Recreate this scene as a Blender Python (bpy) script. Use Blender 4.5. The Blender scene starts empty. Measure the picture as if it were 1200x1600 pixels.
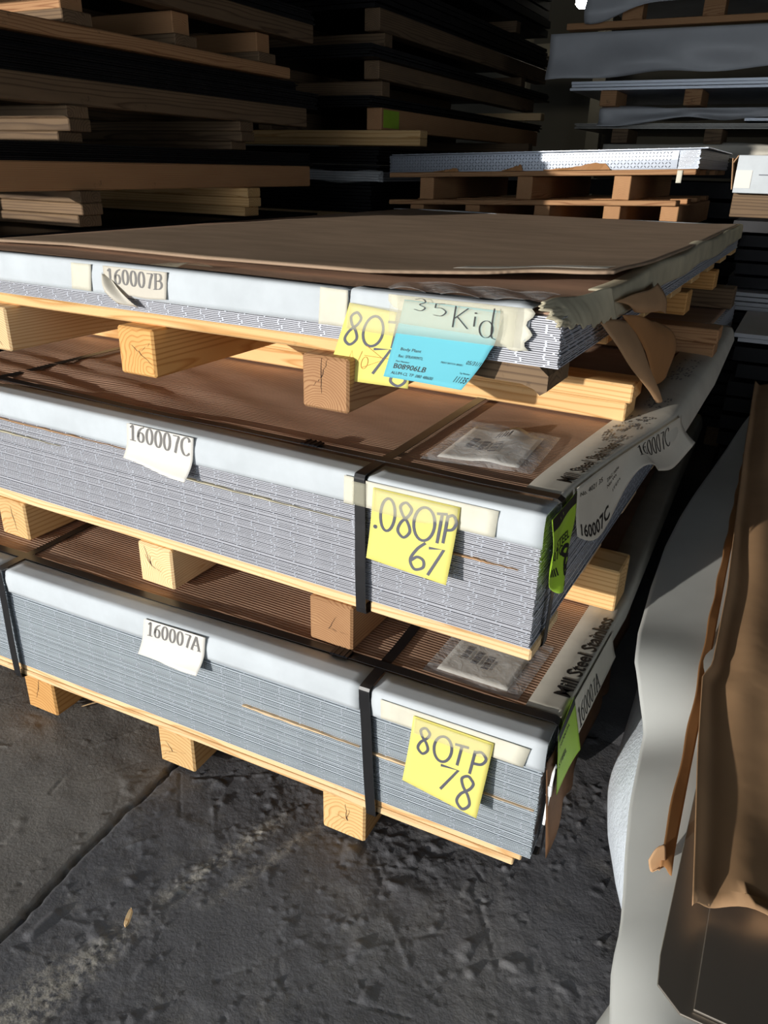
import bpy, bmesh, math, random
import numpy as np
from mathutils import Vector, Matrix
random.seed(7); rng = np.random.default_rng(11)
S = bpy.context.scene
COL = S.collection
R = math.radians

# ------------------------------------------------------------------ camera
CAM = Vector((0.2508, -0.9836, 1.1413))
FW = Vector((-0.41704553, 0.81110917, -0.41009138)); RT = Vector((0.88443699, 0.46611752, 0.02248694)); UP = Vector((-0.20939014, 0.35332191, 0.91176718))
cd = bpy.data.cameras.new('camera'); cam = bpy.data.objects.new('camera', cd); COL.objects.link(cam)
cd.lens = 1203.0 / 1600 * 36; cd.sensor_width = 36; cd.clip_start = .02; cd.clip_end = 100
cam.matrix_world = Matrix(((RT.x, UP.x, -FW.x, CAM.x), (RT.y, UP.y, -FW.y, CAM.y), (RT.z, UP.z, -FW.z, CAM.z), (0, 0, 0, 1)))
S.camera = cam
# ------------------------------------------------------------------ light
SUN_HEAD, SUN_ELEV, SUN_POWER, SKY_POWER = R(22), R(8), 3.9, 2.75
w = bpy.data.worlds.new('sky'); S.world = w; w.use_nodes = True
bg = w.node_tree.nodes['Background']; bg.inputs[0].default_value = (.84, .92, 1, 1); bg.inputs[1].default_value = SKY_POWER
sl = bpy.data.lights.new('sun', 'SUN'); sl.energy = SUN_POWER; sl.angle = R(.6); sl.color = (1, .95, .88)
so = bpy.data.objects.new('sun', sl); COL.objects.link(so); so.location = (-4, -8, 3)
sd = Vector((math.sin(SUN_HEAD) * math.cos(SUN_ELEV), math.cos(SUN_HEAD) * math.cos(SUN_ELEV), -math.sin(SUN_ELEV)))
so.rotation_euler = sd.to_track_quat('-Z', 'Y').to_euler()
DX0, DX1, DZ, WY = -6.2, 1.0, 2.75, -5.0          # loading door in the wall behind the camera
pl = bpy.data.lights.new('door_portal', 'AREA'); pl.shape = 'RECTANGLE'; pl.size = DX1 - DX0; pl.size_y = DZ; pl.cycles.is_portal = True
po = bpy.data.objects.new('door_portal', pl); COL.objects.link(po); po.location = ((DX0 + DX1) / 2, WY - .05, DZ / 2)
po.rotation_euler = Vector((0, 1, 0)).to_track_quat('-Z', 'Z').to_euler()
SY0, SY1, SZ = -3.4, -.9, 2.4                    # unseen opening added to the right-hand wall to brighten right-facing sides
pl2 = bpy.data.lights.new('added_fill_opening_portal', 'AREA'); pl2.shape = 'RECTANGLE'; pl2.size = SY1 - SY0; pl2.size_y = SZ; pl2.cycles.is_portal = True
po2 = bpy.data.objects.new('added_fill_opening_portal', pl2); COL.objects.link(po2); po2.location = (5.05, (SY0 + SY1) / 2, SZ / 2); po2.rotation_euler = Vector((-1, 0, 0)).to_track_quat('-Z', 'Z').to_euler()
vs = S.view_settings; vs.view_transform = 'Standard'; vs.look = 'None'; vs.gamma = 1; vs.use_curve_mapping = False; vs.exposure = 0

# ------------------------------------------------------------------ materials
def lin(r, g, b):
    f = lambda c: (c / 255 / 12.92) if c <= 10 else ((c / 255 + .055) / 1.055) ** 2.4
    return (f(r), f(g), f(b), 1)
class NT:
    def __init__(s, name):
        s.m = bpy.data.materials.new(name); s.m.use_nodes = True; s.t = s.m.node_tree; s.b = s.t.nodes['Principled BSDF']; s.out = s.t.nodes['Material Output']
    def n(s, ty, **k):
        o = s.t.nodes.new(ty)
        for a, v in k.items(): setattr(o, a, v)
        return o
    def l(s, a, b): s.t.links.new(a, b)
    def math(s, op, a, b=None, c=None):
        o = s.n('ShaderNodeMath', operation=op)
        for i, v in enumerate((a, b, c)):
            if v is None: continue
            if isinstance(v, (int, float)): o.inputs[i].default_value = v
            else: s.l(v, o.inputs[i])
        return o.outputs[0]
    def noise(s, vec, scale, detail=4, rough=.55, dist=0):
        o = s.n('ShaderNodeTexNoise'); o.inputs['Scale'].default_value = scale; o.inputs['Detail'].default_value = detail
        o.inputs['Roughness'].default_value = rough; o.inputs['Distortion'].default_value = dist
        if vec is not None: s.l(vec, o.inputs['Vector'])
        return o.outputs['Fac']
    def ramp(s, fac, stops):
        o = s.n('ShaderNodeValToRGB'); e = o.color_ramp.elements
        while len(e) < len(stops): e.new(.5)
        for i, (p, c) in enumerate(stops): e[i].position = p; e[i].color = c
        s.l(fac, o.inputs[0]); return o.outputs[0]
    def mix(s, fac, a, b, mode='MIX'):
        o = s.n('ShaderNodeMix', data_type='RGBA', blend_type=mode)
        for i, v in ((0, fac), (6, a), (7, b)):
            if isinstance(v, (int, float, tuple)): o.inputs[i].default_value = v
            else: s.l(v, o.inputs[i])
        return o.outputs[2]
    def bump(s, h, strength, dist):
        o = s.n('ShaderNodeBump'); o.inputs['Strength'].default_value = strength; o.inputs['Distance'].default_value = dist
        s.l(h, o.inputs['Height']); s.l(o.outputs[0], s.b.inputs['Normal']); return o
    def obj(s, scale=None):
        tc = s.n('ShaderNodeTexCoord').outputs['Object']
        if scale is None: return tc
        mp = s.n('ShaderNodeMapping'); mp.inputs['Scale'].default_value = scale; s.l(tc, mp.inputs[0]); return mp.outputs[0]
    def set(s, **k):
        for a, v in k.items():
            i = s.b.inputs[a.replace('_', ' ')]
            if isinstance(v, (int, float, tuple)): i.default_value = v
            else: s.l(v, i)
        return s.m
MATS = {}
def plain(name, c, rough=.7, metal=0, var=.12, vs=8, bs=0, bd=.001, bscale=60, spec=.4):
    t = NT(name); co = t.obj()
    f = t.noise(co, vs, 4)
    d = tuple(max(0, x * (1 - var * 1.6)) for x in c[:3]) + (1,); h = tuple(min(1, x * (1 + var)) for x in c[:3]) + (1,)
    t.set(Base_Color=t.ramp(f, [(.3, d), (.7, h)]), Roughness=rough, Metallic=metal, Specular_IOR_Level=spec)
    if bs: t.bump(t.noise(co, bscale, 3), bs, bd)
    MATS[name] = t.m; return t.m
def wood(name, light, dark, stain, ring=.0085, rough=.7, dirt=.15):
    t = NT(name); co = t.obj()
    rnd = t.n('ShaderNodeObjectInfo').outputs['Random']
    sep = t.n('ShaderNodeSeparateXYZ'); t.l(co, sep.inputs[0])
    warp = t.n('ShaderNodeTexNoise'); warp.inputs['Scale'].default_value = 1; warp.inputs['Detail'].default_value = 2
    mp = t.n('ShaderNodeMapping'); mp.inputs['Scale'].default_value = (1.6, 14, 14); t.l(co, mp.inputs[0]); t.l(mp.outputs[0], warp.inputs['Vector'])
    wv = t.math('MULTIPLY', t.math('SUBTRACT', warp.outputs['Fac'], .5), .05)
    py = t.math('MULTIPLY', t.math('SUBTRACT', rnd, .5), .09); pz = t.math('SUBTRACT', t.math('MULTIPLY', t.math('FRACT', t.math('MULTIPLY', rnd, 7.31)), .07), .02)
    y = t.math('ADD', t.math('ADD', sep.outputs[1], py), wv); z = t.math('ADD', t.math('ADD', sep.outputs[2], pz), t.math('MULTIPLY', wv, .7))
    rr = t.math('SQRT', t.math('ADD', t.math('MULTIPLY', y, y), t.math('MULTIPLY', z, z)))
    ph = t.math('FRACT', t.math('DIVIDE', rr, ring))
    col = t.ramp(ph, [(0, light), (.55, light), (.86, dark), (1, light)])
    big = t.noise(t.obj((1.5, 9, 9)), 3, 3)
    col = t.mix(t.math('MULTIPLY', t.math('SUBTRACT', big, .35), .9), col, stain)
    hv = t.math('ADD', .78, t.math('MULTIPLY', rnd, .34))
    hs = t.n('ShaderNodeHueSaturation'); t.l(hv, hs.inputs['Value']); t.l(col, hs.inputs['Color'])
    fib = t.noise(t.obj((6, 220, 220)), 4, 3)
    spots = t.ramp(t.noise(t.obj(), 22, 5, .7), [(.62, (0, 0, 0, 1)), (.74, (1, 1, 1, 1))])
    colr = t.mix(t.math('MULTIPLY', spots, dirt * 2.4), hs.outputs[0], (.07, .045, .03, 1))
    t.set(Base_Color=colr, Roughness=rough, Specular_IOR_Level=.25)
    t.bump(t.math('ADD', fib, t.math('MULTIPLY', ph, .25)), .28, .0012)
    MATS[name] = t.m; return t.m
wood('wood_fresh', lin(228, 190, 134), lin(196, 146, 88), lin(212, 164, 104))
wood('wood_pale', lin(236, 205, 158), lin(205, 158, 104), lin(220, 180, 128), ring=.005)
wood('wood_amber', lin(224, 172, 106), lin(188, 128, 66), lin(202, 144, 80))
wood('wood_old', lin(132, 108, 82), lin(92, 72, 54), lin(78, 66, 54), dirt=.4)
wood('wood_red', lin(190, 146, 104), lin(146, 100, 66), lin(160, 114, 78), ring=.0045, dirt=.3)
plain('white_card', lin(197, 204, 209), .75, var=.05, vs=14, bs=.12, bd=.002, bscale=25)
plain('grey_card', lin(196, 192, 180), .75, var=.08, vs=10, bs=.25, bd=.003, bscale=18)
plain('olive_card', lin(190, 182, 156), .75, var=.16, vs=9, bs=.4, bd=.004, bscale=14)
plain('strap_black', lin(30, 30, 32), .34, 0, var=.1, vs=30, spec=.6)
plain('strap_seal', lin(46, 46, 50), .3, .8, var=.1, vs=30)
plain('note_yellow', lin(230, 220, 120), .8, var=.02, vs=5)
plain('note_blue', lin(104, 190, 206), .8, var=.03, vs=5)
plain('tag_lime', lin(164, 204, 58), .4, var=.06, vs=8, bs=.15, bd=.002, bscale=30)
plain('label_white', lin(225, 222, 214), .45, var=.03, vs=6, bs=.08, bd=.002, bscale=16)
plain('label_dull', lin(206, 200, 186), .6, var=.06, vs=9, bs=.2, bd=.003, bscale=20)
plain('masking_tape', lin(216, 213, 196), .7, var=.06, vs=18, bs=.3, bd=.003, bscale=26)
plain('ink_marker', lin(82, 84, 96), .6, var=.05)
plain('ink_grey', lin(120, 118, 116), .6, var=.05)
plain('ink_black', lin(24, 24, 26), .6, var=.05)
plain('ink_brown', lin(62, 40, 24), .8)
plain('ink_red', lin(196, 128, 62), .7, var=.05)
plain('kraft_paper', lin(184, 146, 108), .72, var=.08, vs=7, bs=.3, bd=.006, bscale=9)
plain('kraft_light', lin(224, 194, 156), .75, var=.06, vs=20)
plain('kraft_deep', lin(170, 122, 76), .68, var=.12, vs=6, bs=.3, bd=.006, bscale=9)
plain('kraft_dark', lin(118, 84, 56), .7, var=.2, vs=9, bs=.4, bd=.006, bscale=14)
plain('grey_paper', lin(196, 198, 194), .6, var=.05, vs=5, bs=.15, bd=.004, bscale=8)
plain('wrap_grey', lin(192, 194, 198), .42, var=.08, vs=3, bs=.35, bd=.02, bscale=5)
plain('foam', lin(206, 214, 222), .5, var=.05, vs=20, bs=.7, bd=.003, bscale=150)
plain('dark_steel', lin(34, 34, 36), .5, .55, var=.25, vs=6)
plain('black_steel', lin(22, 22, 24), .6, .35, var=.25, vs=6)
plain('mill_steel', lin(160, 152, 142), .42, .8, var=.1, vs=2.5)
plain('dull_steel', lin(90, 88, 84), .35, .85, var=.12, vs=3)
plain('wall_paint', lin(120, 116, 104), .85, var=.1, vs=1)
plain('wall_dark', lin(52, 48, 46), .9, var=.2, vs=.6)
plain('white_plastic', lin(236, 238, 236), .4, var=.02)
plain('teal', lin(30, 170, 158), .6, var=.03)
plain('rust_paint', lin(92, 40, 26), .6, var=.2)
# aluminium tread plate
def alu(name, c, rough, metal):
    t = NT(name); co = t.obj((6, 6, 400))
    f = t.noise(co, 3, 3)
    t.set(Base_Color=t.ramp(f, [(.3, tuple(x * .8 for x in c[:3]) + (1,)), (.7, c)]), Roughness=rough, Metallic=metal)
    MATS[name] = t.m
alu('aluminium', lin(186, 188, 196), .5, .2)
alu('aluminium_blue', lin(182, 192, 200), .5, .2)
alu('aluminium_bright', lin(196, 202, 212), .4, .45)
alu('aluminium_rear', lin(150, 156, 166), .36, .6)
alu('aluminium_dim', lin(150, 140, 140), .55, .35)
# ribbed kraft cover
def ribbed(name, c1, c2, sc):
    t = NT(name); co = t.obj()
    sep = t.n('ShaderNodeSeparateXYZ'); t.l(co, sep.inputs[0])
    wob = t.math('MULTIPLY', t.noise(co, 5, 2), .004)
    h = t.math('SINE', t.math('MULTIPLY', t.math('ADD', sep.outputs[1], wob), sc))
    base = t.ramp(t.noise(t.obj((1.5, 4, 4)), 3, 5), [(.3, c1), (.7, c2)])
    t.set(Base_Color=base, Roughness=.72, Specular_IOR_Level=.25)
    t.bump(h, .35, .0011); MATS[name] = t.m
ribbed('kraft_ribbed', lin(166, 134, 112), lin(190, 156, 132), 2 * math.pi / .0075)
ribbed('cardboard', lin(158, 136, 114), lin(180, 154, 130), 2 * math.pi / .009)
# translucent tape and clear film
def film(name, c, alpha, rough, bs=0, bscale=20):
    t = NT(name)
    t.set(Base_Color=c, Roughness=rough, Specular_IOR_Level=.6)
    tr = t.n('ShaderNodeBsdfTransparent'); mx = t.n('ShaderNodeMixShader'); mx.inputs[0].default_value = alpha
    t.l(tr.outputs[0], mx.inputs[1]); t.l(t.b.outputs[0], mx.inputs[2]); t.l(mx.outputs[0], t.out.inputs[0])
    if bs: t.bump(t.noise(t.obj(), bscale, 3, .6, 1.0), bs, .006)
    MATS[name] = t.m
film('tape_clear', lin(236, 232, 205), .2, .5, .2, 30)
film('tape_matte', lin(214, 210, 198), .6, .4, .2, 30)
film('plastic_film', lin(225, 228, 230), .24, .10, 1.0, 40)
# floor
t = NT('floor_asphalt'); co = t.obj()
n1 = t.noise(co, 2.2, 6, .6); n2 = t.noise(co, 14, 6, .7); n3 = t.noise(co, 160, 3, .6)
base = t.ramp(n1, [(.3, lin(84, 84, 88)), (.55, lin(104, 104, 107)), (.75, lin(126, 125, 124))])
dust = t.ramp(n2, [(.54, (0, 0, 0, 1)), (.72, (1, 1, 1, 1))])
base = t.mix(t.math('MULTIPLY', dust, .30), base, lin(142, 138, 130))
sep = t.n('ShaderNodeSeparateXYZ'); t.l(co, sep.inputs[0])
def scuff(c0, k, wdt, y0, y1, amt):
    d = t.math('ABSOLUTE', t.math('SUBTRACT', t.math('SUBTRACT', sep.outputs[0], t.math('MULTIPLY', sep.outputs[1], k)), c0))
    m_ = t.math('MAXIMUM', t.math('SUBTRACT', 1, t.math('DIVIDE', d, wdt)), 0)
    e0 = t.n('ShaderNodeMapRange'); e0.inputs[1].default_value = y0; e0.inputs[2].default_value = y0 + .06; t.l(sep.outputs[1], e0.inputs[0])
    e1 = t.n('ShaderNodeMapRange'); e1.inputs[1].default_value = y1; e1.inputs[2].default_value = y1 - .08; t.l(sep.outputs[1], e1.inputs[0])
    g_ = t.ramp(t.noise(co, 70, 5, .75), [(.42, (0, 0, 0, 1)), (.62, (1, 1, 1, 1))])
    return t.math('MULTIPLY', t.math('MULTIPLY', t.math('MULTIPLY', m_, g_), t.math('MULTIPLY', e0.outputs[0], e1.outputs[0])), amt)
for a_ in ((-.455, .12, .040, -.9, -.36, .9), (-.435, .22, .05, -.9, -.44, .8), (-.395, .30, .030, -.36, -.04, .7), (-.33, .30, .020, -.30, .0, .5)):
    base = t.mix(scuff(*a_), base, lin(186, 180, 168))
left = t.math('LESS_THAN', t.math('ADD', sep.outputs[0], t.math('MULTIPLY', sep.outputs[1], .06)), -.705)
base = t.mix(t.math('MULTIPLY', left, t.math('MULTIPLY', n1, .75)), base, lin(150, 142, 128))
t.set(Base_Color=base, Roughness=.74, Specular_IOR_Level=.3)
t.bump(t.math('ADD', n3, t.math('MULTIPLY', n2, .7)), .55, .002); MATS['floor_asphalt'] = t.m
def mk(name): return MATS[name]

# ------------------------------------------------------------------ mesh helpers
def tag(o, label=None, cat=None, group=None, kind=None):
    if label: o['label'] = label
    if cat: o['category'] = cat
    if group: o['group'] = group
    if kind: o['kind'] = kind
    return o
def empty(name, loc=(0, 0, 0), rz=0):
    o = bpy.data.objects.new(name, None); COL.objects.link(o); o.location = loc; o.rotation_euler = (0, 0, rz); o.empty_display_size = .05; return o
def link(name, me, mat, parent=None, loc=(0, 0, 0), rot=(0, 0, 0)):
    o = bpy.data.objects.new(name, me); COL.objects.link(o); o.location = loc; o.rotation_euler = rot
    if mat and not me.materials: me.materials.append(mk(mat))
    if parent: o.parent = parent
    return o
def mesh(name, v, f, mat, parent=None, smooth=False, recenter=True, solid=0, off=0):
    """vertices in world coords (or the parent's coords); the origin goes to the base of the piece"""
    v = np.asarray(v, float); c = np.zeros(3)
    if recenter:
        lo, hi = v.min(0), v.max(0); c = np.array([(lo[0] + hi[0]) / 2, (lo[1] + hi[1]) / 2, lo[2]])
    me = bpy.data.meshes.new(name); me.from_pydata((v - c).tolist(), [], [list(q) for q in f]); me.update()
    if smooth: me.polygons.foreach_set('use_smooth', [True] * len(me.polygons))
    o = link(name, me, mat, parent, tuple(c))
    if solid:
        m = o.modifiers.new('thickness', 'SOLIDIFY'); m.thickness = solid; m.offset = off
    return o
BOX = {}
def box_mesh(L, W, H, bev, mat):
    k = (round(L, 4), round(W, 4), round(H, 4), bev, mat)
    if k not in BOX:
        bm = bmesh.new(); bmesh.ops.create_cube(bm, size=1)
        bmesh.ops.scale(bm, vec=(L, W, H), verts=bm.verts); bmesh.ops.translate(bm, vec=(0, 0, H / 2), verts=bm.verts)
        if bev: bmesh.ops.bevel(bm, geom=bm.edges[:], offset=bev, segments=1, affect='EDGES')
        me = bpy.data.meshes.new('board'); bm.to_mesh(me); bm.free(); me.materials.append(mk(mat)); BOX[k] = me
    return BOX[k]
def board_x(name, x0, x1, y, z, W, H, mat, parent=None, bev=.003, rz=0):      # runs along x, y = centre
    return link(name, box_mesh(x1 - x0, W, H, bev, mat), mat, parent, ((x0 + x1) / 2, y, z), (0, 0, rz))
def board_y(name, x, y0, y1, z, W, H, mat, parent=None, bev=.003, rz=0):      # runs along y, x = centre
    return link(name, box_mesh(y1 - y0, W, H, bev, mat), mat, parent, (x, (y0 + y1) / 2, z), (0, 0, R(90) + rz))
def grid(fn, nu, nv):
    v = [fn(i / nu, j / nv) for j in range(nv + 1) for i in range(nu + 1)]
    f = [(j * (nu + 1) + i, j * (nu + 1) + i + 1, (j + 1) * (nu + 1) + i + 1, (j + 1) * (nu + 1) + i) for j in range(nv) for i in range(nu)]
    return v, f
class Frame:                                    # the slightly turned frame of one bundle: front face at y = 0, x along its front
    def __init__(s, y0, a): s.y0, s.a = y0, a; s.c, s.s = math.cos(a), math.sin(a)
    def __call__(s, p): return (s.c * p[0] - s.s * p[1], s.y0 + s.s * p[0] + s.c * p[1], p[2])
    def root(s, name, x=0, y=0, z=0): return empty(name, s((x, y, z)), s.a)
FA, FC, FB = Frame(-.0587, R(1.834)), Frame(0, R(-1.061)), Frame(.0889, R(-.773))
def catmull(p, n=8):
    p = [np.array(q, float) for q in p]; q = [2 * p[0] - p[1]] + p + [2 * p[-1] - p[-2]]; o = []
    for i in range(1, len(q) - 2):
        for k in range(n):
            t = k / n; o.append(.5 * ((2 * q[i]) + (-q[i - 1] + q[i + 1]) * t + (2 * q[i - 1] - 5 * q[i] + 4 * q[i + 1] - q[i + 2]) * t * t + (-q[i - 1] + 3 * q[i] - 3 * q[i + 1] + q[i + 2]) * t ** 3))
    o.append(p[-1]); return o
def strip2d(pts, wfn):                          # a flat ribbon stroke
    pts = [np.array(p, float) for p in pts]; v = []; n = len(pts)
    for i, p in enumerate(pts):
        d = pts[min(i + 1, n - 1)] - pts[max(i - 1, 0)]; L = np.hypot(*d) or 1; d = d / L
        w = wfn(d) / 2; nn = np.array([-d[1], d[0]]); v += [p + nn * w, p - nn * w]
    return v, [(2 * i, 2 * i + 1, 2 * i + 3, 2 * i + 2) for i in range(n - 1)]
def join(parts):
    V, F = [], []
    for v, f in parts:
        k = len(V); V += list(v); F += [tuple(i + k for i in q) for q in f]
    return V, F
def ell(cx, cy, rx, ry, a0=0, a1=360, n=26): return [(cx + rx * math.cos(R(a0 + (a1 - a0) * i / n)), cy + ry * math.sin(R(a0 + (a1 - a0) * i / n))) for i in range(n + 1)]
# handwriting: unit boxes, y down
HAND = {'8': [catmull([(.8, .1), (.45, .0), (.12, .14), (.3, .36), (.7, .56), (.9, .8), (.55, 1), (.12, .86), (.25, .6), (.7, .36), (.85, .16), (.62, .03)])],
        '0': [ell(.5, .5, .48, .5, -110, 260)], 'T': [[(0, .06), (1, 0)], [(.5, .04), (.42, 1)]],
        'P': [[(.12, .02), (.05, 1)], catmull([(.08, .1), (.6, 0), (1, .2), (.75, .46), (.1, .55)])],
        '7': [[(0, .08), (1, 0), (.25, 1)]], '6': [catmull([(.8, 0), (.35, .3), (.05, .72), (.4, 1), (.9, .86), (.85, .62), (.45, .56), (.1, .74)])],
        '.': [ell(.5, .9, .12, .07)], 'N': [[(0, 1), (.15, .05), (.75, .95), (1, 0)]], 'O': [ell(.5, .5, .45, .45, -100, 260)],
        '3': [catmull([(.1, .1), (.7, .0), (.95, .25), (.5, .5), (.95, .72), (.6, 1), (.05, .92)])],
        '5': [[(.85, .05), (.2, .1), (.15, .42)], catmull([(.15, .42), (.6, .4), (.95, .65), (.6, .98), (.05, .95)])],
        'K': [[(.15, 0), (.05, 1)], [(.9, .05), (.12, .58)], [(.3, .5), (.95, 1)]], 'i': [[(.5, .4), (.42, 1)], ell(.55, .2, .08, .03)],
        'd': [ell(.4, .7, .36, .28, -60, 300), catmull([(.75, 0), (.7, .4), (.72, .9), (.95, 1)])],
        '>': [[(.0, .0), (1, .5), (.0, 1)]], '-': [[(0, .5), (1, .5)]]}
def hand(ch, x0, x1, y0, y1, wd, asp=1):
    return [strip2d([(x0 + (x1 - x0) * p[0], (y0 + (y1 - y0) * p[1]) * asp) for p in st], lambda d: wd) for st in HAND[ch]]
# bold serif numerals drawn with a broad nib; unit height, y up
SERIF = {'1': ([[(.32, .02), (.32, .97)], [(.12, .8), (.32, .96)]], [(.1, .54, .0)], .62), '6': ([ell(.32, .31, .21, .3, 0, 360), catmull([(.12, .3), (.16, .62), (.34, .86), (.56, .97)])], [], .66),
         '0': ([ell(.32, .5, .22, .47)], [], .66), '7': ([[(.1, .92), (.56, .92)], [(.54, .92), (.4, .55), (.28, .02)]], [], .62),
         'A': ([[(.06, .02), (.4, .96)], [(.4, .96), (.7, .02)], [(.2, .34), (.56, .34)]], [(-.02, .22, 0), (.54, .84, 0)], .88),
         'B': ([[(.18, .02), (.18, .95)], catmull([(.18, .95), (.5, .94), (.62, .73), (.48, .53), (.18, .51)]), catmull([(.18, .51), (.54, .5), (.68, .26), (.52, .04), (.18, .02)])], [(.02, .3, 0), (.02, .3, .95)], .8),
         'C': ([catmull([(.68, .74), (.62, .9), (.42, .96), (.16, .76), (.12, .4), (.28, .08), (.5, .02), (.7, .16)])], [], .8)}
def serif_text(s, thick=.17, thin=.055):
    parts, x = [], 0
    for ch in s:
        st, bars, adv = SERIF[ch]
        for p in st: parts.append(strip2d([(x + a, b) for a, b in p], lambda d: thin + (thick - thin) * abs(d[1]) ** 1.5))
        for b in bars: parts.append(strip2d([(x + b[0], b[2]), (x + b[1], b[2])], lambda d: thin))
        x += adv
    V, F = join(parts); return V, F, x
FONTC = {}
def font_text(s, bold=0.0):
    if (s, bold) not in FONTC:
        cu = bpy.data.curves.new('t', 'FONT'); cu.body = s; cu.offset = bold; cu.resolution_u = 2
        o = bpy.data.objects.new('t', cu); COL.objects.link(o); dg = bpy.context.evaluated_depsgraph_get(); me = bpy.data.meshes.new_from_object(o.evaluated_get(dg))
        V = [(v.co.x, v.co.y) for v in me.vertices]; F = [tuple(p.vertices) for p in me.polygons]
        bpy.data.objects.remove(o); bpy.data.curves.remove(cu); bpy.data.meshes.remove(me); FONTC[(s, bold)] = (V, F, max(v[0] for v in V))
    return FONTC[(s, bold)]
def fit_text(V, Wt, u0, u1, v0, v1):              # text space (y up, height ~.72..1) into the sheet's uv box, v runs down
    hy = max(p[1] for p in V); ly = min(0, min(p[1] for p in V))
    return [(u0 + (u1 - u0) * p[0] / Wt, v1 - (v1 - v0) * (p[1] - ly) / (hy - ly)) for p in V]
def rect2(u0, v0, u1, v1): return ([(u0, v0), (u1, v0), (u1, v1), (u0, v1)], [(0, 1, 2, 3)])
class Paper:
    """a sheet given by a surface function of (u, v): u along, v down; marks printed on it follow the surface"""
    def __init__(s, name, fn, mat, label, cat, nu=14, nv=12, solid=.0006, group=None, parent=None, out=(0, -1, 0)):
        s.fn = fn; v, f = grid(fn, nu, nv); s.o = mesh(name, v, f, mat, parent, smooth=True, solid=solid); s.out = np.array(out)
        if label: tag(s.o, label, cat, group)
    def pt(s, u, v, e): return tuple(np.array(s.fn(u, v)) + s.out * e)
    def mark(s, name, V, F, mat, e=.0008, parent=None):
        P = [np.array(s.pt(u, v, e)) for u, v in V]; par = parent or s.o
        m = mesh(name, P, F, mat)
        m.parent = par; m.matrix_parent_inverse = Matrix.Translation(-Vector(par.location)); return m
def quad_fn(FR, tl, tr, br, bl, off, curl=0, wav=0, twist=0):
    def fn(u, v):
        x = (tl[0] * (1 - u) + tr[0] * u) * (1 - v) + (bl[0] * (1 - u) + br[0] * u) * v
        z = (tl[1] * (1 - u) + tr[1] * u) * (1 - v) + (bl[1] * (1 - u) + br[1] * u) * v
        y = -(off + curl * v * v + wav * math.sin(u * 5 + v * 2) * v + twist * u * v)
        return FR((x, y, z))
    return fn

# ------------------------------------------------------------------ the building
def vnoise(X, Y, sc, seed):
    r = np.random.default_rng(seed).random((257, 257)); x = X * sc; y = Y * sc; xi = np.floor(x).astype(int); yi = np.floor(y).astype(int)
    fx = x - xi; fy = y - yi; fx = fx * fx * (3 - 2 * fx); fy = fy * fy * (3 - 2 * fy); g = lambda a, b: r[a % 256, b % 256]
    return (g(xi, yi) * (1 - fx) + g(xi + 1, yi) * fx) * (1 - fy) + (g(xi, yi + 1) * (1 - fx) + g(xi + 1, yi + 1) * fx) * fy
xs = np.unique(np.concatenate([np.linspace(-9, -1.35, 12), np.arange(-1.35, .32, .0034), np.linspace(.32, 5, 8)]))
ys = np.unique(np.concatenate([np.linspace(-9, -.72, 8), np.arange(-.72, .5, .0034), np.linspace(.5, 10, 10)]))
X, Y = np.meshgrid(xs, ys)
Z = np.zeros_like(X)
n_big = vnoise(X, Y, 5, 1); n_mid = vnoise(X, Y, 28, 2); n_fin = vnoise(X, Y, 90, 3); n_gr = vnoise(X, Y, 210, 4)
crx = -.705 - .06 * Y + .010 * (vnoise(X * 0, Y, 14, 5) - .5) + .006 * (vnoise(X * 0, Y, 60, 6) - .5)
side = X < crx
rough = np.where(side, .25, 1.0) * np.clip(n_big * 1.6 - .25, .15, 1.1)
Z += .0016 * (n_mid - .5) + rough * (.0030 * np.clip(n_mid - .55, 0, 1) + .0018 * (n_fin - .5) + .0030 * np.clip(n_gr - .62, 0, 1))
blob = np.clip(vnoise(X, Y, 46, 8) * vnoise(X, Y, 19, 9) - .52, 0, 1); Z += .022 * blob * np.where(side, .3, 1)
for k in range(70):                                               # gouges, tyre scuffs and ridges of packed dirt
    cx, cy = rng.uniform(-1.2, .2), rng.uniform(-.65, .05); an = rng.choice([1.0, 1.25, .9, 2.4, .3]) + rng.normal(0, .25); L = rng.uniform(.02, .09); wd = rng.uniform(.0015, .004)
    a = (X - cx) * math.cos(an) + (Y - cy) * math.sin(an); b = -(X - cx) * math.sin(an) + (Y - cy) * math.cos(an)
    Z += rng.choice([-1, -1, 1]) * .0028 * np.exp(-(b / wd) ** 2) * (np.abs(a) < L) * n_fin
dxm = .0034
def lump(cx, cy, r_, h):
    i0, i1 = np.searchsorted(xs, [cx - 3 * r_, cx + 3 * r_]); j0, j1 = np.searchsorted(ys, [cy - 3 * r_, cy + 3 * r_])
    xx, yy = X[j0:j1, i0:i1] - cx, Y[j0:j1, i0:i1] - cy; q = rng.uniform(0, 3.1); e_ = rng.uniform(.5, 1)
    a = xx * math.cos(q) + yy * math.sin(q); b = (-xx * math.sin(q) + yy * math.cos(q)) / e_
    Z[j0:j1, i0:i1] += h * np.exp(-((a * a + b * b) / r_ ** 2) ** 1.5) * (.6 + .8 * n_gr[j0:j1, i0:i1])
for k in range(900):
    cx, cy = rng.uniform(-.75, .28), rng.uniform(-.68, .3)
    if rng.random() < .35 and cx < -.45: continue
    lump(cx, cy, rng.uniform(.0022, .0060), rng.choice([1, 1, 1, -.8]) * rng.uniform(.0008, .0030))
for k in range(80): lump(rng.uniform(-1.3, -.72), rng.uniform(-.6, .1), rng.uniform(.002, .005), rng.uniform(-.0015, .0015))
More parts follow.
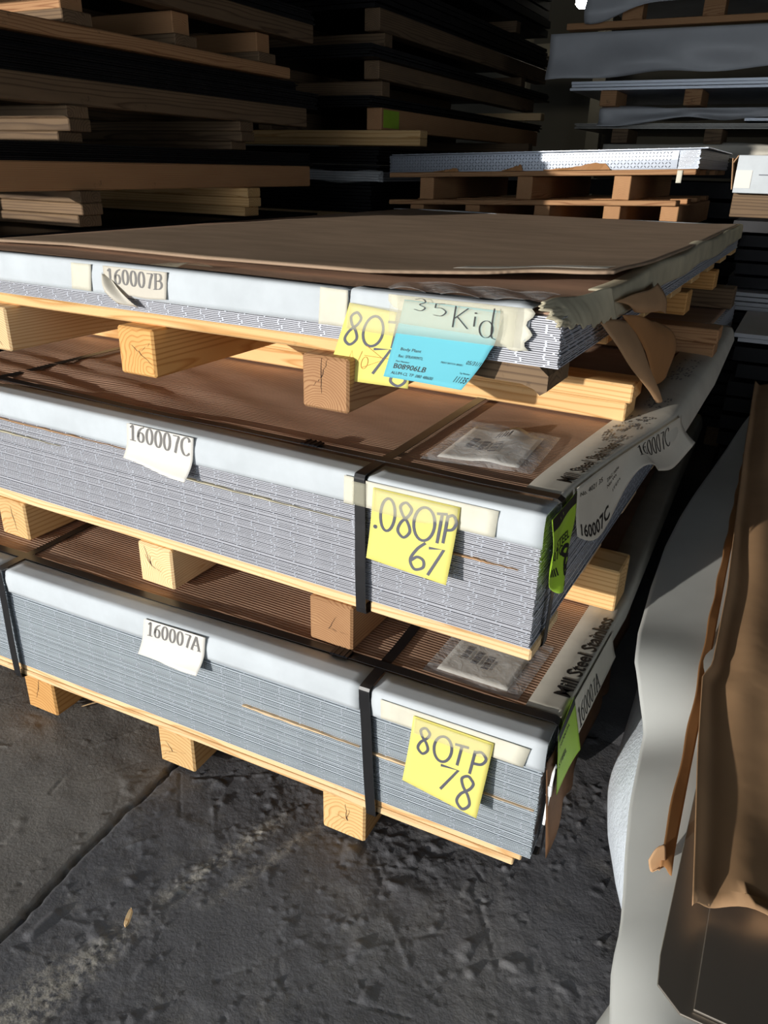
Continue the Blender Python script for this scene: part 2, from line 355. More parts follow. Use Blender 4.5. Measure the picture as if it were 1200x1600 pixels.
for cx, cy, an, L in ((-.50, -.42, 1.42, .30), (-.45, -.20, 1.30, .28), (-.44, -.55, 1.0, .12)):   # the gritty scuff band
    a = (X - cx) * math.cos(an) + (Y - cy) * math.sin(an); b = -(X - cx) * math.sin(an) + (Y - cy) * math.cos(an)
    Z += np.exp(-(b / .03) ** 2) * np.clip(1.2 - np.abs(a) / L, 0, 1) * .0042 * (n_gr - .3) * n_mid
Z -= .020 * np.exp(-((X - crx) / .0052) ** 2) * (.5 + n_fin)
Z -= Z.max()
fade = np.clip((np.minimum(np.minimum(X + 1.35, .32 - X), np.minimum(Y + .72, .5 - Y))) / .05, 0, 1); Z *= fade
me = bpy.data.meshes.new('floor'); ny, nx = X.shape
me.vertices.add(nx * ny); me.vertices.foreach_set('co', np.stack([X, Y, Z], -1).ravel())
I = (np.arange(ny - 1)[:, None] * nx + np.arange(nx - 1)[None]).ravel(); Q = np.stack([I, I + 1, I + nx + 1, I + nx], -1).ravel()
me.loops.add(len(Q)); me.loops.foreach_set('vertex_index', Q.astype(np.int32)); me.polygons.add(len(I)); me.polygons.foreach_set('loop_start', np.arange(0, len(Q), 4, dtype=np.int32))
me.update(calc_edges=True); me.polygons.foreach_set('use_smooth', [True] * len(I))
floor = tag(link('floor', me, 'floor_asphalt'), kind='structure')
def slab(name, a, b, mat): 
    v = [(x, y, z) for z in (a[2], b[2]) for y in (a[1], b[1]) for x in (a[0], b[0])]
    return tag(mesh(name, v, [(0, 2, 3, 1), (4, 5, 7, 6), (0, 1, 5, 4), (2, 6, 7, 3), (0, 4, 6, 2), (1, 3, 7, 5)], mat), kind='structure')
slab('ceiling', (-9, WY, 5.2), (5, 10, 5.3), 'wall_dark')
slab('wall_back', (-9, 9.5, 0), (5, 9.6, 5.2), 'wall_paint')
slab('wall_left', (-9, WY, 0), (-8.9, 9.5, 5.2), 'wall_dark'); slab('wall_right', (4.9, WY, 0), (5, SY0, 5.2), 'wall_dark'); slab('wall_right', (4.9, SY1, 0), (5, 9.5, 5.2), 'wall_dark'); slab('wall_right', (4.9, SY0, SZ), (5, SY1, 5.2), 'wall_dark')  # gap in the right wall is the added fill opening
slab('wall_front', (-8.9, WY - .1, 0), (DX0, WY, 5.2), 'wall_dark'); slab('wall_front', (DX1, WY - .1, 0), (4.9, WY, 5.2), 'wall_dark'); slab('wall_front', (DX0, WY - .1, DZ), (DX1, WY, 5.2), 'wall_dark')

# ------------------------------------------------------------------ tread plate sheets
SHEET = {}
def sheet_mesh(L, D, th, lug, mat, seed, xr):
    r = random.Random(seed); parts = []
    def bx(x0, x1, y0, y1, z0, z1):
        v = [(x, y, z) for z in (z0, z1) for y in (y0, y1) for x in (x0, x1)]
        parts.append((v, [(0, 2, 3, 1), (4, 5, 7, 6), (0, 1, 5, 4), (2, 6, 7, 3), (0, 4, 6, 2), (1, 3, 7, 5)]))
    bx(xr - L, xr, 0, D, 0, th)
    x = xr - r.uniform(.002, .03)
    while x > xr - L + .02:                     # the raised diamonds that the shear cut through
        l = r.uniform(.002, .0035); bx(x - l, x, -.0004, .012, th * .6, th + lug); x -= .042
    y = r.uniform(.002, .03)
    while y < D - .03:
        l = r.uniform(.002, .0035); bx(xr - .012, xr + .0004, y, y + l, th * .6, th + lug); y += .042
    V, F = join(parts); me = bpy.data.meshes.new('tread_plate'); me.from_pydata(V, [], F); me.update(); me.materials.append(mk(mat)); me.materials.append(mk('aluminium_rear' if mat == 'aluminium_rear' else 'aluminium_bright'))
    me.polygons.foreach_set('material_index', [0] * 6 + [1] * (len(F) - 6)); return me
def sheets(FR, n, z0, pitch, L, D, xr, mat, label, group, jx=.0007, gap=.37):
    ms = [sheet_mesh(L, D, pitch * (1 - gap), pitch * gap, mat, 31 * k + 5, xr) for k in range(6)]; r = random.Random(n)
    for i in range(n):
        p = FR((r.gauss(0, jx), abs(r.gauss(0, jx)), z0 + i * pitch))
        o = bpy.data.objects.new('tread_plate', ms[r.randrange(6)]); COL.objects.link(o); o.location = p; o.rotation_euler = (0, 0, FR.a)
        tag(o, ('lowest ' if i == 0 else 'topmost ' if i == n - 1 else '') + label, 'metal sheet', None if i in (0, n - 1) else group)
W_, D_ = 1.5, 2.35
A0, A1, AP, AN = .1185, .3510, .00298, 78
C0, C1, CP, CN = .4720, .6890, .00324, 67
B0, B1, BP, BN = .8830, .9550, .00313, 23
AX, CX, BX = .0567, 0.0, -.0306
sheets(FA, AN, A0, AP, W_, D_, AX, 'aluminium_blue', 'bare tread plate sheet in the bottom bundle labelled 160007A', 'sheets of the bottom bundle')
sheets(FC, CN, C0, CP, W_, D_, CX, 'aluminium', 'bare tread plate sheet in the middle bundle labelled 160007C', 'sheets of the middle bundle')
sheets(FB, BN, B0, BP, W_, D_, BX, 'aluminium', 'bare tread plate sheet in the thin top bundle labelled 160007B', 'sheets of the top bundle', .0008)

# ------------------------------------------------------------------ skids under the three bundles
def skid(FR, label, runners, zr, dz0, dz1, xr, rmats, dmat, yset, front_pieces, two=False):
    r = FR.root('wooden_skid', 0, 0, 0); tag(r, label, 'skid')
    for x, m in zip(runners, rmats): board_y('runner', x + .0445, yset, D_ - .02, zr, .089, .089, m, r, .004, rz=R(random.uniform(-.3, .3)))
    for x, m, o in zip(runners, rmats, list(r.children)):
        rr = random.Random(int(x * 1000)); cy, cz = rr.uniform(-.012, .012), .045 + rr.uniform(-.012, .012); parts = []
        for q in range(rr.choice([2, 3, 4])):
            an = rr.uniform(0, 6.28); L_ = rr.uniform(.02, .042); pts = [(cy + L_ * k / 5 * math.cos(an) + rr.uniform(-.0016, .0016), cz + L_ * k / 5 * math.sin(an) + rr.uniform(-.0016, .0016)) for k in range(6)]
            pts = [(max(-.042, min(.042, a)), max(.003, min(.086, b))) for a, b in pts]
            n_ = len(pts); vv = []; 
            for k, p in enumerate(pts): w_ = .0016 * (1 - k / n_) + .0003; vv += [(-(D_ - .02 - yset) / 2 - .0003, -p[0] + w_ / 2, p[1]), (-(D_ - .02 - yset) / 2 - .0003, -p[0] - w_ / 2, p[1] + w_ * .3)]
            mesh('crack', vv, [(2 * k, 2 * k + 1, 2 * k + 3, 2 * k + 2) for k in range(n_ - 1)], 'ink_brown', o)
    th = dz1 - dz0
    for x0, x1 in front_pieces:
        if two:
            board_x('deck_board', x0, x1 - .012, .070, dz0, .14, th * .48, 'wood_pale', r, .002); board_x('deck_board', x0, x1, .072, dz0 + th * .5, .14, th * .48, dmat, r, .002)
        else: board_x('deck_board', x0, x1, .070, dz0, .14, th - .001, dmat, r, .003)
    k = 1
    while .07 + k * .32 < D_:
        board_x('deck_board', xr - W_ + .005, xr - .004, .07 + k * .32, dz0, .14, th - .001, dmat, r, .003); k += 1
    return r
skA = skid(FA, 'pale wooden skid standing on the floor under the bottom bundle', (-1.478, -1.1017, -.7255, -.3298), .0, .089, A0, AX, ('wood_pale', 'wood_amber', 'wood_fresh', 'wood_fresh'), 'wood_pale', .003, [(AX - W_, AX - .015)], True)
skC = skid(FC, 'wooden skid between the middle bundle and the bottom bundle', (-1.47, -1.2384 + .002, -.8097, -.395)[1:] , .361, .450, C0, CX, ('wood_fresh', 'wood_pale', 'wood_red'), 'wood_pale', -.0056, [(CX - W_, -.2985), (-.2805, CX + .004)])
skB = skid(FB, 'wooden skid under the thin top bundle, raised on crossways boards', (-1.2558, -.8505, -.4418), .772, .861, B0, BX, ('wood_pale', 'wood_amber', 'wood_red'), 'wood_fresh', -.036, [(BX - W_, -.22)])
# broken right end of the top skid's front board
bb = [(-.22, .86), (-.20, .884), (-.06, .880), (-.045, .868), (-.045, .845), (-.055, .838), (-.065, .846), (-.085, .852), (-.14, .853)]
def prism(name, poly, y0, y1, FR, mat, parent=None):
    n = len(poly); v = [FR((x, y0, z)) for x, z in poly] + [FR((x, y1, z)) for x, z in poly]
    f = [tuple(range(n)), tuple(range(2 * n - 1, n - 1, -1))] + [(i, n + i, n + (i + 1) % n, (i + 1) % n) for i in range(n)]
    o = mesh(name, v, f, mat)
    if parent: o.parent = parent; o.matrix_parent_inverse = parent.matrix_basis.inverted()
    return o
prism('broken_board', bb, .012, .12, FB, 'wood_old', skB)
# dunnage
def dun(FR, x0, x1, y, z, W, H, mat, label, group=None, rz=0):
    p = FR(((x0 + x1) / 2, y, z)); o = link('dunnage_board', box_mesh(x1 - x0, W, H, .003, mat), mat, None, p, (0, 0, FR.a + R(rz)))
    return tag(o, label, 'board', group)
dun(FB, -1.5, -.002, .465, .6985, .089, .037, 'wood_fresh', 'lower of two sunlit pine boards lying across the middle bundle', rz=-.4)
dun(FB, -1.5, .006, .463, .7360, .085, .036, 'wood_fresh', 'upper of two sunlit pine boards carrying the top skid', rz=-.4)
dun(FB, -1.5, .070, 1.16, .6985, .089, .037, 'wood_red', 'lower dark reddish board across the middle bundle, behind the torn paper')
dun(FB, -1.5, .074, 1.16, .7360, .089, .036, 'wood_red', 'upper dark reddish board under the top skid, behind the torn paper')
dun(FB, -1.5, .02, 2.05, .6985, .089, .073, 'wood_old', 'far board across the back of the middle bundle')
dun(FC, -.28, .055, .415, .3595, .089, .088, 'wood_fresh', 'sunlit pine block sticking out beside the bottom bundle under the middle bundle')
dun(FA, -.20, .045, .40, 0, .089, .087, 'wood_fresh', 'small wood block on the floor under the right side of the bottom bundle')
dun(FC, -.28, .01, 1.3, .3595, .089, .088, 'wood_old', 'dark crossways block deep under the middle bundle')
for y, lb in ((1.16, 'nearer'), (1.72, 'farther')):
    dun(FB, -.30, BX + .012, y, .800, .085, .058, 'wood_amber', lb + ' of two amber blocks sticking out below the right edge of the top bundle')
# interleaf paper lines showing between sheets
def interleaf(FR, x0, x1, z, h, mat, label):
    n = 24; v = []
    for k in range(n + 1):
        x = x0 + (x1 - x0) * k / n; q = h * (.35 + .65 * math.sin(math.pi * min(1, k / n * 1.2 + .1)) ** .5) * random.uniform(.7, 1.1); dz = random.uniform(-.0006, .0006)
        for y, zz in ((-.0035, -q / 2), (-.0042, q / 2), (.02, q / 2), (.02, -q / 2)): v.append(FR((x, y, z + zz + dz)))
    f = [(4 * k + a, 4 * k + b, 4 * k + 4 + b, 4 * k + 4 + a) for k in range(n) for a, b in ((0, 1), (1, 2), (2, 3), (3, 0))] + [(0, 3, 2, 1), (4 * n, 4 * n + 1, 4 * n + 2, 4 * n + 3)]
    return tag(mesh('interleaf_strip', v, f, mat), label, 'paper')
interleaf(FA, -.50, -.256, .226, .0055, 'kraft_light', 'brown interleaf paper edge left of the strap in the bottom bundle')
interleaf(FA, -.232, AX - .004, .2225, .0055, 'kraft_light', 'brown interleaf paper edge right of the strap in the bottom bundle')
interleaf(FC, -1.28, -.80, .641, .0035, 'kraft_paper', 'rusty paper edge just below the white card of the middle bundle')
interleaf(FC, -.70, -.32, .612, .0030, 'olive_card', 'faded paper edge crossing the middle bundle left of the strap')
interleaf(FC, -1.28, -1.0, .612, .0035, 'olive_card', 'faded grey paper edge at the far left of the middle bundle')
interleaf(FC, -.16, -.03, .602, .0030, 'kraft_paper', 'crumbs of brown paper in the middle bundle right of the yellow note')

# ------------------------------------------------------------------ covers
def cover(FR, name, x0, x1, y0, y1, z, mat, label, cat, amp, solid, waves):
    def fn(u, v):
        x = x0 + (x1 - x0) * u; y = y0 + (y1 - y0) * v; d = 0
        for (cx, cy, sx, sy, kx, ky, a) in waves: d += a * math.exp(-((x - cx) / sx) ** 2 - ((y - cy) / sy) ** 2) * (.5 + .5 * math.sin(kx * x + ky * y))
        return FR((x, y, z + d))
    v, f = grid(fn, 110, 110); return tag(mesh(name, v, f, mat, smooth=True, solid=solid, off=1), label, cat)
cover(FA, 'kraft_cover', AX - W_ + .01, AX - .012, .012, D_ - .02, A1, 'kraft_ribbed', 'ribbed brown kraft cover on top of the bottom bundle', 'paper cover', 0, .003, [(-1.2, .1, .35, .12, 6, 60, .004), (-.5, .5, .4, .3, 10, 30, .002)])
cover(FC, 'kraft_cover', CX - W_ + .01, CX - .012, .012, D_ - .02, C1, 'kraft_ribbed', 'rippled brown kraft cover on top of the middle bundle', 'paper cover', 0, .003, [(-1.25, .16, .38, .16, 12, 75, .009), (-.9, .25, .4, .2, 20, 45, .004)])
cover(FB, 'kraft_cover', BX - W_ + .01, BX - .010, .012, D_ - .02, B1, 'kraft_ribbed', 'brown paper cover under the loose cardboard of the top bundle', 'paper cover', 0, .002, [(-1.1, .05, .4, .06, 10, 90, .003)])
Paper('edge_protector', lambda u, v: FB((BX - W_ + .03 + (W_ - .06) * u, D_ - .075 + .07 * v, B1 + .0075 + .002 * math.sin(u * 9))), 'white_card', 'white strip along the far edge of the top bundle', 'edge protector', 20, 3, .002, out=(0, 0, 1))
# big loose cardboard on the top bundle
def cb(u, v):
    x0, x1 = -1.43, -.034
    x = x0 + (x1 - x0) * u; yf = .115 + .10 * max(0, 1 - abs(u - .15) / .3) * .5 + .035 * math.sin(u * 3.1) + .19 * max(0, u - .72) / .28
    if u > .86: yf += .02 * math.sin((u - .86) * 40)
    y = yf + (D_ - .02 - .10 * max(0, (u - .35) / .65) * (1 if u < .9 else 10 * (1 - u)) - yf) * v
    z = .9605 + .012 * math.exp(-(v / .12) ** 2) * (.5 + .8 * u * u) + .008 * math.exp(-((u - 1) / .12) ** 2) * (1 - .4 * v) - .004 * (1 - u) * (1 - v) + .0025 * math.sin(7 * u + 3 * v) * math.sin(9 * v)
    return FB((x, y, z))
v, f = grid(cb, 90, 80)
card = tag(mesh('cardboard_sheet', v, f, 'cardboard', smooth=True, solid=.0045, off=1), 'large loose sheet of warped cardboard lying on the top bundle', 'cardboard')
# tape on the cardboard
Paper('packing_tape', lambda u, v: tuple(np.array(cb(.80 + .185 * u, .035 + .03 * v - .008 * u)) + np.array((0, 0, .0052))), 'tape_matte', 'shiny strip of clear tape near the right corner of the loose cardboard', 'tape', 14, 3, .0003, out=(0, 0, 1))
Paper('packing_tape', lambda u, v: FB((-.87 + .11 * u + .02 * v, .02 + .09 * v, B1 + .0045 + .012 * math.sin(math.pi * v) * (u))), 'tape_clear', 'loose clear tape over the edge above the 160007B label', 'tape', 8, 8, .0003, out=(0, 0, 1))

# ------------------------------------------------------------------ edge protectors
def angle_front(FR, x0, x1, ztop, wt, ws, mat, label, warp=None, group=None, ends=.006, solid=.0022):
    prof = [(-wt, 0), (-wt * .5, .0004), (-.0095, .0003), (-.0070, .0002), (-.0028, -.0010), (-.0008, -.0032), (.0002, -.0075), (.0003, -.0105)] + [(.0008 + .001 * math.sin(k), -.0105 - (ws - .0105) * k / 5) for k in range(1, 6)]
    n = max(6, int((x1 - x0) / .02)); v = []
    for i in range(n + 1):
        x = x0 + (x1 - x0) * i / n
        for j, (o, z) in enumerate(prof):
            dx = dz = dy = 0
            if warp: dx, dy, dz = warp(x, j / (len(prof) - 1))
            v.append(FR((x + dx, -.0035 - o + dy, ztop + .0042 + z + dz)))
    m = len(prof); f = [(i * m + j, (i + 1) * m + j, (i + 1) * m + j + 1, i * m + j + 1) for i in range(n) for j in range(m - 1)]
    return tag(mesh('edge_protector', v, f, mat, smooth=True, solid=solid, off=0), label, 'edge protector', group)
def angle_side(FR, xr, y0, y1, ztop, wt, ws, mat, label, bulge=None, solid=.0022):
    prof = [(-wt, 0), (-wt * .5, .0005), (-.0095, .0003), (-.0070, .0002), (-.0028, -.0010), (-.0008, -.0032), (.0002, -.0075), (.0003, -.0105)] + [(.001, -.0105 - (ws - .0105) * k / 5) for k in range(1, 6)]
    n = int((y1 - y0) / .025); v = []
    for i in range(n + 1):
        y = y0 + (y1 - y0) * i / n
        for j, (o, z) in enumerate(prof):
            dx, dz, sw = bulge(y, j / (len(prof) - 1)) if bulge else (0, 0, 1)
            v.append(FR((xr + .0035 + o + dx, y, ztop + .0048 + z * sw + dz)))
    m = len(prof); f = [(i * m + j, i * m + j + 1, (i + 1) * m + j + 1, (i + 1) * m + j) for i in range(n) for j in range(m - 1)]
    return tag(mesh('edge_protector', v, f, mat, smooth=True, solid=solid, off=0), label, 'edge protector')
ATOP, CTOP, BTOP = A1 + .001, C1 + .004, B1 + .004
wig = lambda x, t: (0, .0012 * math.sin(x * 9), .0012 * math.sin(x * 6 + 2 * t))
angle_front(FA, AX - W_, -1.112, ATOP, .056, .050, 'white_card', 'white edge protector left of the far left strap on the bottom bundle')
angle_front(FA, -1.088, -.256, ATOP, .056, .050, 'white_card', 'long white edge protector between the two straps of the bottom bundle', wig)
angle_front(FA, -.233, AX + .004, ATOP, .056, .052, 'white_card', 'white edge protector at the right corner of the bottom bundle', wig)
angle_front(FC, CX - W_, -.296, CTOP, .058, .051, 'white_card', 'long white edge protector left of the strap on the middle bundle', wig)
angle_front(FC, -.286, CX + .003, CTOP, .058, .053, 'white_card', 'white edge protector at the right corner of the middle bundle', wig)
angle_front(FB, BX - W_, -.372, BTOP, .030, .056, 'white_card', 'long white edge protector along the left of the top bundle', wig)
def crump(x, t):
    k = max(0, (x + .17) / .1); return (-.006 * k * t, .006 * math.sin(x * 60 + t * 9) * t * k, .006 * k * math.sin(x * 45) * (1 - t) + (.010 * math.sin(x * 70) * k if t > .9 else 0))
angle_front(FB, -.369, -.072, BTOP + .001, .040, .054, 'white_card', 'crumpled taped end of white edge protector on the top bundle', crump)
def bulC(y, t):
    b = .085 * max(0, min(1, (y - .12) / .5)) ** 1.2 * (1 - .35 * max(0, (y - 1.1) / .8)); return (b * (.45 + .55 * t ** .5), .012 * math.sin(min(1, max(0, (y - .5) / .9)) * math.pi) * (1 - t) - .03 * t * max(0, min(1, (y - .3) / .5)) * .3, 1 - .25 * min(1, max(0, (y - .4)) / .6))
angle_side(FC, CX, .072, 1.75, CTOP, .060, .046, 'grey_card', 'printed grey edge protector bulging off the right side of the middle bundle', bulC)
def bulA(y, t): return (.03 * max(0, min(1, (y - .05) / .45)) + .010 * t * max(0, y - .3), 0, 1)
angle_side(FA, AX, .066, 1.95, ATOP, .058, .044, 'grey_card', 'grey edge protector lettered Mill Steel Stainless on the bottom bundle', bulA)
def bulB(y, t): return (.004 + .003 * math.sin(y * 8), .003 * math.sin(y * 11), 1.0 + .05 * math.sin(y * 5))
angle_side(FB, BX, .20, D_ - .01, BTOP + .002, .030, .050, 'olive_card', 'dull torn edge protector running along the right side of the top bundle', bulB)
# torn corner flap of that protector
def torn(u, v):
    tl, tr, br, bl = (-.064, -.013, .974), (-.016, .21, .972), (-.010, .25, .918), (-.024, -.020, .943)
    p = [(tl[k] * (1 - u) + tr[k] * u) * (1 - v) + (bl[k] * (1 - u) + br[k] * u) * v for k in range(3)]
    rag = .004 * math.sin(v * 17 + 1) + .003 * math.sin(v * 41)
    return FB((p[0] + rag * max(0, 1 - 5 * u) + .006 * math.sin(math.pi * v) * math.sin(math.pi * u), p[1] + rag * max(0, 1 - 5 * u), p[2] + (.003 * math.sin(u * 31) + .002 * math.sin(u * 67)) * v + .002 * math.sin(u * 9)))
Paper('torn_corner', torn, 'olive_card', 'torn and folded cardboard corner gaping at the front of the top bundle', 'cardboard', 40, 24, .0025)
Paper('plastic_sheet', lambda u, v: FB((-.33 + .25 * u, .03 + .12 * v, B1 + .0065 + .009 * abs(math.sin(9 * u + 3 * v)) * (1 - .5 * v))), 'plastic_film', 'crumpled clear plastic under the right front of the loose cardboard', 'plastic', 26, 12, .0003, out=(0, 0, 1))
Paper('masking_tape', quad_fn(FB, (-.985, .9605), (-.932, .9608), (-.940, .9110), (-.992, .9120), .0086), 'masking_tape', 'plain cream tape left of the 160007B label', 'tape', 6, 6)
Paper('masking_tape', quad_fn(FB, (-.4225, .9640), (-.371, .9630), (-.374, .9060), (-.4255, .9060), .0086, .001, .001), 'masking_tape', 'wrinkled cream tape left of the yellow note on the top bundle', 'tape', 10, 8)
Paper('masking_tape', lambda u, v: FB((-.300 + .226 * u + .006 * math.sin(v * 13) * u * u, -.0075 - .002 * math.sin(u * 17 + v * 5) * u, .9640 - (.010 + .052 * u ** .7 + .003 * math.sin(u * 30)) * v)), 'masking_tape', 'wide crumpled cream tape at the torn corner of the top bundle', 'tape', 24, 10)
Paper('masking_tape', quad_fn(FC, (-.2865, .6915), (-.0650, .6915), (-.0680, .6480), (-.2890, .6460), .0086), 'masking_tape', 'long cream tape behind the .080TP note on the middle bundle', 'tape', 12, 6)
Paper('masking_tape', quad_fn(FC, (-.326, .693), (-.3075, .693), (-.3085, .645), (-.327, .645), .0086), 'masking_tape', 'short cream tape just left of the strap on the middle bundle', 'tape', 6, 6)
Paper('masking_tape', quad_fn(FA, (-.2150, .3465), (.0370, .3440), (.0290, .3055), (-.2140, .3090), .0086), 'masking_tape', 'long cream tape behind the 80TP 78 note on the bottom bundle', 'tape', 12, 6)

# ------------------------------------------------------------------ steel strapping
def band(name, path, wdir, wd, th, mat, parent=None):
    p = [np.array(q, float) for q in path]; wv = np.array(wdir, float) * wd / 2; v = []; n = len(p)
    for i in range(n):
        d = p[min(i + 1, n - 1)] - p[max(i - 1, 0)]; d = d / (np.linalg.norm(d) or 1); nn = np.cross(d, np.array(wdir, float)) * th / 2
        v += [p[i] + wv + nn, p[i] - wv + nn, p[i] - wv - nn, p[i] + wv - nn]
    f = [(4 * i + a, 4 * i + (a + 1) % 4, 4 * i + 4 + (a + 1) % 4, 4 * i + 4 + a) for i in range(n - 1) for a in range(4)] + [(0, 3, 2, 1), (4 * n - 4, 4 * n - 3, 4 * n - 2, 4 * n - 1)]
    return mesh(name, v, f, mat, parent)
def strap_y(FR, xt, xb, zb, zt, D, label, gap=.0112):
    rt = FR.root('steel_strap', xt, -gap, zb); tag(rt, label, 'strap')
    l = lambda x, y, z: (x - xt, y + gap, z - zb)
    pts = [l(xb, .06, -.0015 + zb), l(xb, .004, -.0012 + zb), l(xb, -gap + .002, zb + .002), l(xb, -gap, zb + .012)]
    pts += [l(xb + (xt - xb) * k / 6, -gap - .001 * math.sin(k), zb + .012 + (zt - .018 - zb) * k / 6) for k in range(1, 7)]
    pts += [l(xt, -gap + .0005, zt - .003), l(xt, -gap + .003, zt + .0015), l(xt, -.0, zt + .0022), l(xt, .03, zt + .0024), l(xt, .12, zt + .0006)] + [l(xt - .004 * k, .12 + (D - .15) * k / 8, zt + .0006 + .001 * (k % 2)) for k in range(1, 9)] + [l(xt - .035, D + .004, zt - .01), l(xt - .035, D + .006, zb)]
    band('band', pts, (1, 0, 0), .019, .0011, 'strap_black', rt); return rt
def strap_x(FR, y, zt, zb, xl, xr, label, seal, gap=.0075):
    rt = FR.root('steel_strap', xr + gap, y, zb); tag(rt, label, 'strap')
    l = lambda x, yy, z: (x - xr - gap, yy - y, z - zb)
    pts = [l(xl, y, zt)] + [l(xl + (xr - xl) * k / 12, y + .004 * math.sin(k * .9), zt + .0008 * math.sin(k * 2)) for k in range(1, 12)] + [l(xr - .02, y, zt + .0008), l(xr - .002, y, zt + .0006), l(xr + gap * .6, y, zt - .003), l(xr + gap, y, zt - .012), l(xr + gap, y - .004, (zt + zb) / 2), l(xr + gap - .002, y - .008, zb + .004), l(xr, y - .008, zb - .001), l(xr - .08, y - .008, zb - .0012)]
    band('band', pts, (0, 1, 0), .019, .0011, 'strap_black', rt)
    sx = seal
    s_ = link('seal', box_mesh(.036, .024, .0035, .001, 'strap_seal'), 'strap_seal', rt, l(sx, y, zt + .0009))
    for k in range(3): link('crimp', box_mesh(.004, .025, .0052, .0012, 'white_plastic' if False else 'strap_seal'), 'strap_seal', s_, (-.010 + .010 * k, 0, -.0004))
    return rt
strap_y(FC, -.297, -.291, .449, CTOP + .0055, D_, 'black steel strap down the front of the middle bundle beside the .080TP note')
strap_y(FA, -.2445, -.2275, .088, ATOP + .0055, D_, 'black steel strap down the front of the bottom bundle beside the 80TP 78 note')
strap_y(FA, -1.0995, -1.1025, .088, ATOP + .0055, D_, 'black steel strap at the far left of the bottom bundle')
# left strap on the middle bundle: only its run over the cover is in view
strap_y(FC, -1.262, -1.262, .449, CTOP + .0055, D_, 'dark strap crossing the rippled cover at the far left of the middle bundle')
strap_x(FC, .066, CTOP + .0078, .4495, CX - W_, CX + .002, 'black strap along the front edge over the middle bundle', -.436)
strap_x(FA, .058, ATOP + .0078, .0885, AX - W_, AX + .002, 'black strap along the front edge over the bottom bundle', -.324)
Paper('masking_tape', lambda u, v: FC((-.309 + .024 * u, -.0128 + .0005 * v, .688 - .040 * v)), 'tape_clear', 'greyish clear tape over the strap on the middle bundle', 'tape', 4, 5, .0003)

# ------------------------------------------------------------------ notes and labels
def number_label(FR, tl, tr, br, bl, txt, mat, label, curl, u0, u1, v0, v1, curlpow=6):
    def fn(u, v):
        x = (tl[0] * (1 - u) + tr[0] * u) * (1 - v) + (bl[0] * (1 - u) + br[0] * u) * v
        z = (tl[1] * (1 - u) + tr[1] * u) * (1 - v) + (bl[1] * (1 - u) + br[1] * u) * v
        return FR((x, -(.0088 + curl * max(0, v - .45) ** 2 * 3.3 * (.6 + .6 * u)), z + .0015 * math.sin(u * 7) * v))
    P = Paper('number_label', fn, mat, label, 'label', 20, 14, .0004)
    V, F, Wt = serif_text(txt); P.mark('lettering', fit_text(V, Wt, u0, u1, v0, v1), F, 'ink_grey'); return P
number_label(FC, (-.7960, .6975), (-.6360, .6975), (-.6470, .617), (-.8050, .631), '160007C', 'label_white', 'white label printed 160007C with its bottom curling out on the middle bundle', .018, .03, .97, .0, .48)
number_label(FA, (-.7110, .3545), (-.5680, .3560), (-.5790, .281), (-.7270, .277), '160007A', 'label_white', 'white label printed 160007A with its bottom curling out on the bottom bundle', .018, .06, .95, .03, .47)
PB = number_label(FB, (-.9010, .9610), (-.7440, .9610), (-.7510, .9120), (-.9040, .9120), '160007B', 'label_dull', 'crumpled label printed 160007B on the top bundle', .001, .05, .95, .06, .66)
Paper('label_flap', lambda u, v: FB((-.906 + .040 * v + (.016 + .050 * v) * u * (1 - .25 * v), -.008 - .020 * math.sin(v * 2.6) * (1 - .4 * u) - .004 * math.sin(u * 6), .948 - .050 * v - .006 * u)), 'label_dull', None, None, 10, 10, .0004)
fl = [o for o in COL.objects if o.name == 'label_flap'][0]; fl.parent = PB.o; fl.matrix_parent_inverse = Matrix.Translation(-Vector(PB.o.location))
def note(FR, tl, tr, br, bl, mat, label, chars, off, curl, twist=0, wd=.035, ink='ink_marker'):
    P = Paper('sticky_note', quad_fn(FR, tl, tr, br, bl, off, curl, 0, twist), mat, label, 'note', 14, 12, .0004)
    parts = []
    for c in chars: parts += hand(*c[:5], wd)
    V, F = join(parts); P.mark('handwriting', V, F, ink); return P
PA = note(FA, (-.1545, .3375), (-.0190, .3350), (-.0290, .1985), (-.1645, .2095), 'note_yellow', 'yellow note reading 80TP 78 on the bottom bundle',
     [('8', .10, .26, .12, .50), ('0', .31, .54, .14, .50), ('T', .56, .73, .17, .46), ('P', .79, .95, .17, .50), ('7', .44, .66, .52, .86), ('8', .70, .90, .54, .97)], .0112, .012, .012)
PC = note(FC, (-.2715, .6845), (-.1240, .6845), (-.1290, .5635), (-.2755, .5655), 'note_yellow', 'yellow note reading .080TP 67 on the middle bundle',
     [('.', .03, .10, .40, .55), ('0', .11, .29, .10, .55), ('8', .32, .50, .10, .57), ('0', .51, .76, .10, .54), ('T', .76, .88, .12, .52), ('P', .87, .985, .12, .50), ('6', .53, .72, .56, .93), ('7', .73, .90, .58, .95)], .0112, .012, .012)
PBn = note(FB, (-.3665, .9450), (-.2500, .9360), (-.2570, .8250), (-.4080, .8215), 'note_yellow', 'yellow note reading 80T half hidden behind the blue tag on the top bundle',
     [('8', .06, .26, .10, .52), ('0', .30, .58, .10, .50), ('T', .62, .88, .12, .48), ('7', .50, .72, .50, .86), ('8', .76, .98, .58, .98)], .0112, .006, 0)
parts = hand('N', .20, .36, .58, .84, .008) + hand('O', .38, .47, .64, .82, .008) + hand('>', .40, .66, .50, .80, .008) + hand('-', .40, .82, .60, .66, .008)
V, F = join(parts); PBn.mark('faint_scribble', V, F, 'ink_red')
Paper('packing_tape', quad_fn(FA, (-.152, .336), (-.022, .333), (-.024, .302), (-.153, .306), .0146), 'tape_clear', 'clear tape across the top of the 80TP 78 note', 'tape', 10, 4, .0003)
